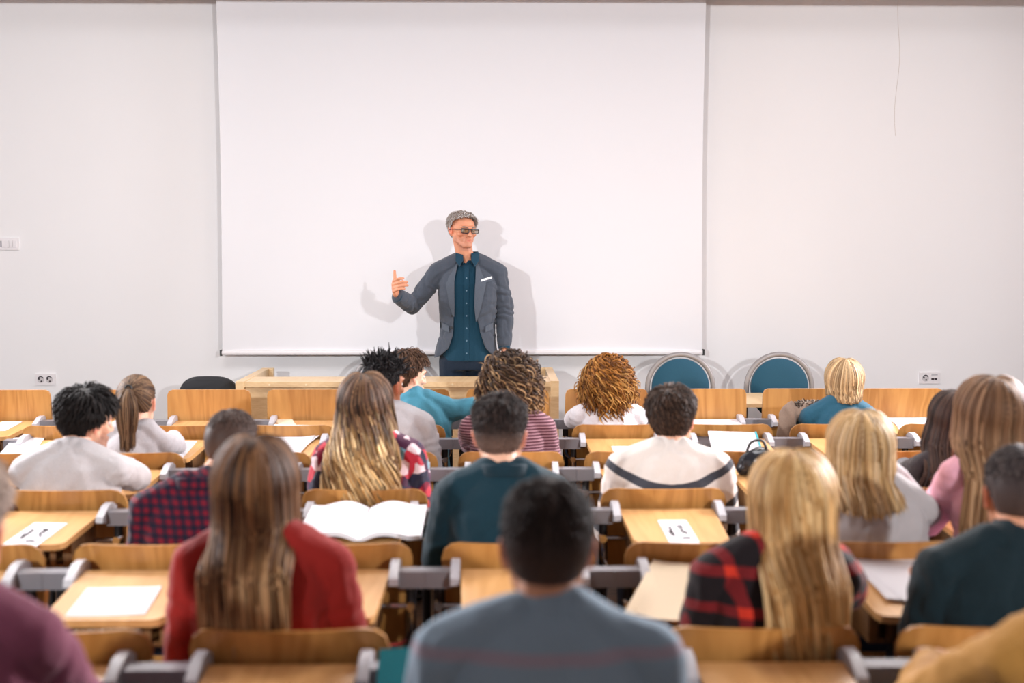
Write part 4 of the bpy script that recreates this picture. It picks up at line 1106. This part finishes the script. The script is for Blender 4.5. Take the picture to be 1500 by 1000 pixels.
# things mapped on the blazer front
bmb = bmesh.new(); bmb.from_mesh(me); bvh = BVHTree.FromBMesh(bmb); bmb.free()
full = blob(l_torso(.018)+[loft_e([(.012, .0, .86, .200, .138), (.008, 0, .93, .196, .137), (0, 0, 1.05, .172, .128), (0, 0, 1.15, .168, .126)])], .0055, 3)
bmf = bmesh.new(); bmf.from_mesh(full); bvf = BVHTree.FromBMesh(bmf); bmf.free(); bpy.data.meshes.remove(full)
bms = bmesh.new(); bms.from_mesh(shirt.data); bvs = BVHTree.FromBMesh(bms); bms.free()
def yfront(x, z, tree):
    hit = tree.ray_cast(Vector((x, 1, z)), Vector((0, -1, 0))); return hit[0].y if hit[0] else .05
def patch(name, L, R, m, parent, off=.006, thick=.004, tree=None, nu=6, nv=24, smooth=True):
    """cloth strip between two polylines (x,z), laid on the front surface"""
    tree = tree or bvf
    def samp(P, t):
        P = [Vector(p) for p in P]; d_ = [0]
        for a, b in zip(P, P[1:]): d_.append(d_[-1]+(b-a).length)
        q = t*d_[-1]
        for i in range(len(P)-1):
            if q <= d_[i+1]+1e-9: return P[i].lerp(P[i+1], (q-d_[i])/max(1e-9, d_[i+1]-d_[i]))
        return P[-1]
    g = bmesh.new(); top, bot = [], []
    for j in range(nv+1):
        a, b = samp(L, j/nv), samp(R, j/nv); ra, rb = [], []
        for i in range(nu+1):
            p = a.lerp(b, i/nu); y = yfront(p.x, p.y, tree)
            ra.append(g.verts.new((p.x, y+off, p.y))); rb.append(g.verts.new((p.x, y+off-thick, p.y)))
        top.append(ra); bot.append(rb)
    for j in range(nv):
        for i in range(nu):
            g.faces.new((top[j][i], top[j][i+1], top[j+1][i+1], top[j+1][i])); g.faces.new((bot[j][i], bot[j+1][i], bot[j+1][i+1], bot[j][i+1]))
    for j in range(nv):
        g.faces.new((top[j][0], top[j+1][0], bot[j+1][0], bot[j][0])); g.faces.new((top[j][nu], bot[j][nu], bot[j+1][nu], top[j+1][nu]))
    for i in range(nu):
        g.faces.new((top[0][i], bot[0][i], bot[0][i+1], top[0][i+1])); g.faces.new((top[nv][i], top[nv][i+1], bot[nv][i+1], bot[nv][i]))
    return obj(name, g, m, parent, smooth=smooth)
# lapels (px -> local x = -(px-685)/229)
patch('lapel', [(.050, 1.530), (.094, 1.44), (.120, 1.40), (.123, 1.375), (.135, 1.37), (.110, 1.22), (.088, 1.16)], [(.046, 1.53), (.066, 1.46), (.080, 1.38), (.080, 1.36), (.080, 1.33), (.079, 1.22), (.080, 1.16)], M_blzd, blz, .016, .010)
patch('lapel', [(-.050, 1.530), (-.088, 1.44), (-.106, 1.40), (-.108, 1.375), (-.120, 1.37), (-.088, 1.22), (-.060, 1.13)], [(-.046, 1.53), (-.054, 1.46), (-.052, 1.38), (-.050, 1.36), (-.048, 1.33), (-.045, 1.22), (-.054, 1.13)], M_blzd, blz, .016, .010)
patch('pocket_square', [(-.090, 1.392), (-.155, 1.410)], [(-.088, 1.378), (-.155, 1.398)], mat('white_pocket_square', srgb(240, 238, 240), .7), blz, .018, .010, nv=10)
patch('breast_pocket_welt', [(-.088, 1.380), (-.158, 1.398)], [(-.088, 1.366), (-.158, 1.384)], M_blzd, blz, .015, .010, nv=10)
for s in (-1, 1): patch('pocket_flap', [(s*.115, 1.10), (s*.175, 1.125)], [(s*.113, 1.06), (s*.172, 1.085)], M_blzd, blz, .017, .010, nv=10)
for x, z in ((.094, 1.165), (.098, 1.09)):
    y = yfront(x, z, bvf); g = bmesh.new(); tube_path(g, [(x, y+.004, z), (x, y+.011, z)], .0075, 12); obj('blazer_button', g, M_black, blz, smooth=True)
for s in (1,):
    patch('shirt_placket', [(.018-.0*s, 1.455), (.022, 1.2), (.018, .86)], [(-.012, 1.455), (-.010, 1.2), (-.012, .86)], M_shirt, shirt, .006, .004, tree=bvs)
for z in np.linspace(1.40, .93, 7):
    x = .004; y = yfront(x, z, bvs); g = bmesh.new(); tube_path(g, [(x, y+.005, z), (x, y+.009, z)], .0048, 12); obj('shirt_button', g, mat('shirt_button', srgb(90, 120, 140), .4), shirt, smooth=True)
# shirt collar: stand plus two points
g = bmesh.new(); n = 36; rings = []
for a in np.linspace(math.radians(112), math.radians(428), n):
    ca, sa = math.cos(a), math.sin(a)
    drop = .012*max(0, sa)
    rings.append([Vector((r*ca, -.008+r*1.0*sa, z-drop)) for r, z in ((.062, 1.50), (.063, 1.558), (.067, 1.565), (.080, 1.535), (.082, 1.520), (.070, 1.50))])
ring_loft(g, rings); obj('collar', g, M_shirt, shirt, smooth=True)
for s in (-1, 1):
    g = bmesh.new()
    a0 = Vector((s*.030, .074, 1.545)); a1 = Vector((s*.074, .030, 1.558)); a2 = Vector((s*.072, .084, 1.505)); a3 = Vector((s*.048, .112, 1.472)); a4 = Vector((s*.024, .098, 1.515))
    q = [a4, a0, a1, a2, a3]; off = Vector((0, -.008, -.002))
    ring_loft(g, [q, [p+off for p in q]]); obj('collar_point', g, M_shirt, shirt, smooth=False, bevel=.0015)
# bare throat
# ==================================================================== papers and small things on the desks
def paper_at(cx, cy, w_px, h_px, row, lab, cat='paper', name='paper_sheet', rot=0, m=None, group=None, marks=None, curl=0, dz=0, n_sheets=1, zoff=0):
    """sheet lying on the desk of a row, centred on picture point (cx, cy)"""
    Yr = ROWY[row]
    # desk surface z(y)
    Y = Yr-.2
    for _ in range(20):
        z = .736+(Y-Yr+.03)*.07+zoff; Yn = (CAMZ-z)*1732/(cy-367); Y = Yn
    z = .736+(Y-Yr+.03)*.07+zoff
    X = wx(cx, Y); W_ = w_px*Y/1732
    L_ = h_px*Y*Y/(1732*(CAMZ-z))
    g = bmesh.new()
    nx_, ny_ = 10, 8
    for k in range(n_sheets):
        ro = Matrix.Rotation(rot+(rng.normal(0, .12) if k else 0), 3, 'Z')
        ox, oy = (rng.normal(0, W_*.05), rng.normal(0, L_*.05)) if k else (0, 0)
        tt = []
        for s in (0, 1):
            gg = []
            for j in range(ny_+1):
                r = []
                for i in range(nx_+1):
                    u, v = i/nx_-.5, j/ny_-.5
                    c = curl*(u*u*4)**1.5*.5+curl*.6*max(0, v)**2*4*(1-abs(u))
                    p = ro @ Vector((u*W_+ox, v*L_+oy, 0)); zl = p.y*.07
                    r.append(g.verts.new((p.x, p.y, zl+.0006+.0013*k+s*.0010+c)))
                gg.append(r)
            tt.append(gg)
        a, b = tt
        for j in range(ny_):
            for i in range(nx_):
                g.faces.new((b[j][i], b[j][i+1], b[j+1][i+1], b[j+1][i])); g.faces.new((a[j][i], a[j+1][i], a[j+1][i+1], a[j][i+1]))
        per = [(0, i) for i in range(nx_)]+[(j, nx_) for j in range(ny_)]+[(ny_, i) for i in range(nx_, 0, -1)]+[(j, 0) for j in range(ny_, 0, -1)]
        for q in range(len(per)):
            (j, i), (j2, i2) = per[q], per[(q+1) % len(per)]
            g.faces.new((a[j][i], a[j2][i2], b[j2][i2], b[j][i]))
    t = thing(name, lab, cat, (X, Y, z), 0, group)
    obj('sheet', g, m or M_paper, t, smooth=False)
    if marks:
        for kind_, pts in marks:
            g = bmesh.new(); ro = Matrix.Rotation(rot, 3, 'Z')
            for (u0, v0, u1, v1) in pts:
                p0 = ro @ Vector((u0*W_, v0*L_, 0)); p1 = ro @ Vector((u1*W_, v1*L_, 0)); p0.z = p0.y*.07+.0028+.0013*(n_sheets-1)+curl*.3*0; p1.z = p1.y*.07+.0028+.0013*(n_sheets-1)
                tube_path(g, [p0, p1], 0.0006 if kind_ == 'text_lines' else .0040, 4)
            obj(kind_, g, M_ink, t)
    return t, W_, L_
slip = [('printed_characters', [(-.22, .18, -.22, -.18), (-.30, .0, -.22, -.18), (.05, .2, .2, .2), (.2, .2, .12, .02), (.12, .02, .26, -.1), (.02, -.28, .28, -.28)])]
paper_at(160, 887, 112, 34, 5, 'blank white sheet on the bare desk left of the red jumper', rot=.06, curl=.003)
paper_at(44, 786, 52, 28, 4, 'printed white seat slip on the desk at the left edge', rot=-.05, marks=slip, group='printed seat slips')
paper_at(998, 785, 44, 28, 4, 'printed white seat slip on the bare desk behind the striped jumper', marks=slip, group='printed seat slips', rot=.02)
paper_at(916, 660.5, 34, 6.5, 2, 'small white slip on the desk beside the ginger-haired student')
lines = [('text_lines', [(-.38, v, .38, v) for v in np.linspace(-.36, .36, 12)])]
paper_at(414, 650, 78, 34, 2, 'pile of loose printed sheets in the second row, above the brunette in red', n_sheets=5, rot=-.12, curl=.010, marks=lines, name='paper_pile', cat='papers')
paper_at(254, 663, 36, 24, 2, 'printed sheet right of the ponytailed student', rot=.05, marks=lines)
paper_at(30, 654, 46, 20, 2, 'white sheet on the second-row desk at the left edge', rot=.2)
paper_at(4, 624, 30, 9, 1, 'white sheet on the front-row desk cut by the left edge')
paper_at(416, 618, 24, 9, 1, 'cream sheet on the front-row desk in front of the lecturer desk', m=M_cream, rot=.3)
paper_at(1052, 622, 74, 8, 1, 'white sheet on the front-row desk below the left teal hoop chair', rot=.02)
paper_at(1352, 625, 62, 20, 1, 'white sheet spread on the front-row desk right of the blond bob', rot=-.2, n_sheets=2)
paper_at(1352, 855, 150, 56, 5, 'heap of white papers between the blonde in plaid and the dark green jumper', n_sheets=6, rot=.1, curl=.012, name='paper_heap', cat='papers')
paper_at(992, 874, 92, 62, 5, 'cream booklet lying open left of the blonde in plaid', m=M_cream, n_sheets=4, rot=-.35, curl=.016, name='open_booklet', cat='booklet')
# open notebook row 4
Yn = 3.99; nb = thing('open_notebook', 'large open notebook with white pages on the desk behind the floral blouse', 'notebook', (wx(531, Yn), Yn, .734))
for s in (-1, 1):
    g = bmesh.new(); nxp = 14; A, Bt = [], []
    W2, L2 = .203, .36
    for j in range(5):
        ra, rb = [], []
        for i in range(nxp+1):
            u = i/nxp; x = s*u*W2; zz = .004+.026*math.sin(min(1, u*1.25)*PI)*(1-u*.45)+.014*u; y = (j/4-.5)*L2*(1-.02*u)
            ra.append(g.verts.new((x, y, zz+y*.07+.003))); rb.append(g.verts.new((x, y, max(.002, zz-.012)+y*.07)))
        A.append(ra); Bt.append(rb)
    for j in range(4):
        for i in range(nxp):
            g.faces.new((A[j][i], A[j][i+1], A[j+1][i+1], A[j+1][i])); g.faces.new((Bt[j][i], Bt[j+1][i], Bt[j+1][i+1], Bt[j][i+1]))
    for j in range(4): g.faces.new((A[j][nxp], Bt[j][nxp], Bt[j+1][nxp], A[j+1][nxp]))
    for i in range(nxp):
        g.faces.new((A[0][i], Bt[0][i], Bt[0][i+1], A[0][i+1])); g.faces.new((A[4][i], A[4][i+1], Bt[4][i+1], Bt[4][i]))
    obj('page_block', g, M_paper, nb, smooth=True)
g = bmesh.new()
for k in range(9): tube_path(g, [(.03, .11-k*.027, .0345+(.11-k*.027)*.07), (.12, .11-k*.027, .036+(.11-k*.027)*.07)], .0006, 4)
obj('handwriting', g, mat('faint_ink', srgb(190, 190, 205), .8), nb)
# white booklet leaning on tablet, row 2
t, _, _ = paper_at(1066, 652, 78, 24, 2, 'dark tablet lying under the white booklet in the second row', cat='tablet', name='tablet', m=mat('tablet_body', srgb(70, 72, 80), .35))
tb = thing('white_booklet', 'white booklet with teal edge propped above the tablet', 'booklet', (wx(1080, 5.60), 5.60, .742))
R_ = Matrix.Rotation(math.radians(14), 4, 'X') @ Matrix.Rotation(-.08, 4, 'Z')
obj('pages', B(-.115, .115, -.13, .13, .004, .014, M=R_), M_paper, tb, bevel=.002)
obj('teal_spine', B(.112, .120, -.10, .13, .003, .018, M=R_), mat('teal_tape', srgb(40, 150, 160), .5), tb)
# black bag on the third-row desk
bg = thing('black_pouch', 'small glossy black bag standing on the desk beside the striped jumper', 'bag', (wx(1104, 5.0), 4.90, .728))
bme = blob([caps((-.02, 0, .05), (.05, .035, .05), (.02, .01, .07), (.055, .035, .05)), caps((.05, 0, .045), (.04, .03, .04), (-.04, 0, .03), (.04, .03, .03))], .006, 3, .012, 22)
link('bag_body', bme, mat('glossy_black', srgb(20, 24, 32), .25), bg)
g = bmesh.new(); tube_path(g, smooth_pts([(-.04, 0, .09), (-.02, .0, .14), (.03, 0, .145), (.05, 0, .09)]), .006); obj('strap', g, M_black, bg, smooth=True)
ts = thing('white_cloth', 'crumpled white scarf lying beside the glossy black bag', 'scarf', (wx(1180, 4.95), 4.93, .728))
bme = blob([ell((-.06, 0, .03), (.06, .05, .03)), ell((.02, .01, .035), (.07, .05, .036)), ell((.07, -.02, .03), (.06, .05, .03))], .006, 3, .025, 14)
link('cloth_folds', bme, M_paper, ts)
# pen on the grey-blonde's desk
pn = thing('pen', 'dark pen lying on the desk right of the speckled grey jumper', 'pen', (wx(1345, 4.9), 4.88, .728))
g = bmesh.new(); tube_path(g, [(-.06, .01, .006), (.05, -.02, .005)], [.005, .004]); obj('barrel', g, M_black, pn, smooth=True)
g = bmesh.new(); tube_path(g, [(.05, -.02, .005), (.066, -.0245, .0048)], [.004, .001]); obj('tip', g, M_chrome, pn, smooth=True)
# turquoise folder beside the blue jumper
fl = thing('folder', 'turquoise folder leaning on the grey bar beside the grey-blue jumper', 'folder', (wx(574, 2.5), 2.52, .715))
R_ = Matrix.Rotation(math.radians(40), 4, 'X') @ Matrix.Rotation(math.radians(-7), 4, 'Y')
obj('cover', B(-.042, .10, -.10, .10, .0, .004, M=R_), mat('turquoise_card', srgb(20, 150, 165), .5), fl, bevel=.001)
obj('inner_sheets', B(-.038, .095, -.095, .094, -.004, .0, M=R_), M_paper, fl)
# coat hanging over the seat left of the blond bob
ct = thing('coat', 'taupe coat with fur collar draped over the seat left of the blond bob', 'coat', (wx(1176, 6.05), 6.05, 0))
x_ = 0
bme = blob([caps((-.03, .03, .82), (.04, .05, .04), (.05, .03, .85), (.06, .05, .03)), caps((-.06, .02, .78), (.035, .05, .05), (-.10, .0, .60), (.03, .05, .08)), caps((-.03, .03, .84), (.05, .05, .04), (-.08, .01, .72), (.035, .05, .05))], .006, 3, .03, 16)
link('coat_fabric', bme, cloth('taupe_wool', (142, 122, 108)), ct)
g = bmesh.new(); 
P = rng.normal(size=(700, 3)); P /= np.linalg.norm(P, axis=1, keepdims=True)
base = np.array([.06, .03, .87])+P*np.array([.085, .04, .018]); s_ = np.linspace(0, 1, 4)
paths = base[:, None]+(P[:, None]*.010+rng.normal(0, .004, (700, 1, 3)))*s_[None, :, None]
V, F, Cc = tubes(paths, np.full((700, 4), .003)*(1-.7*s_), palette(700, [(196, 182, 168), (120, 100, 88), (70, 56, 50)], 4), np.repeat(P[:, None], 4, 1)+.01, 4)
mesh_np('fur_collar', V, F, Cc, None, ct, M_hair)
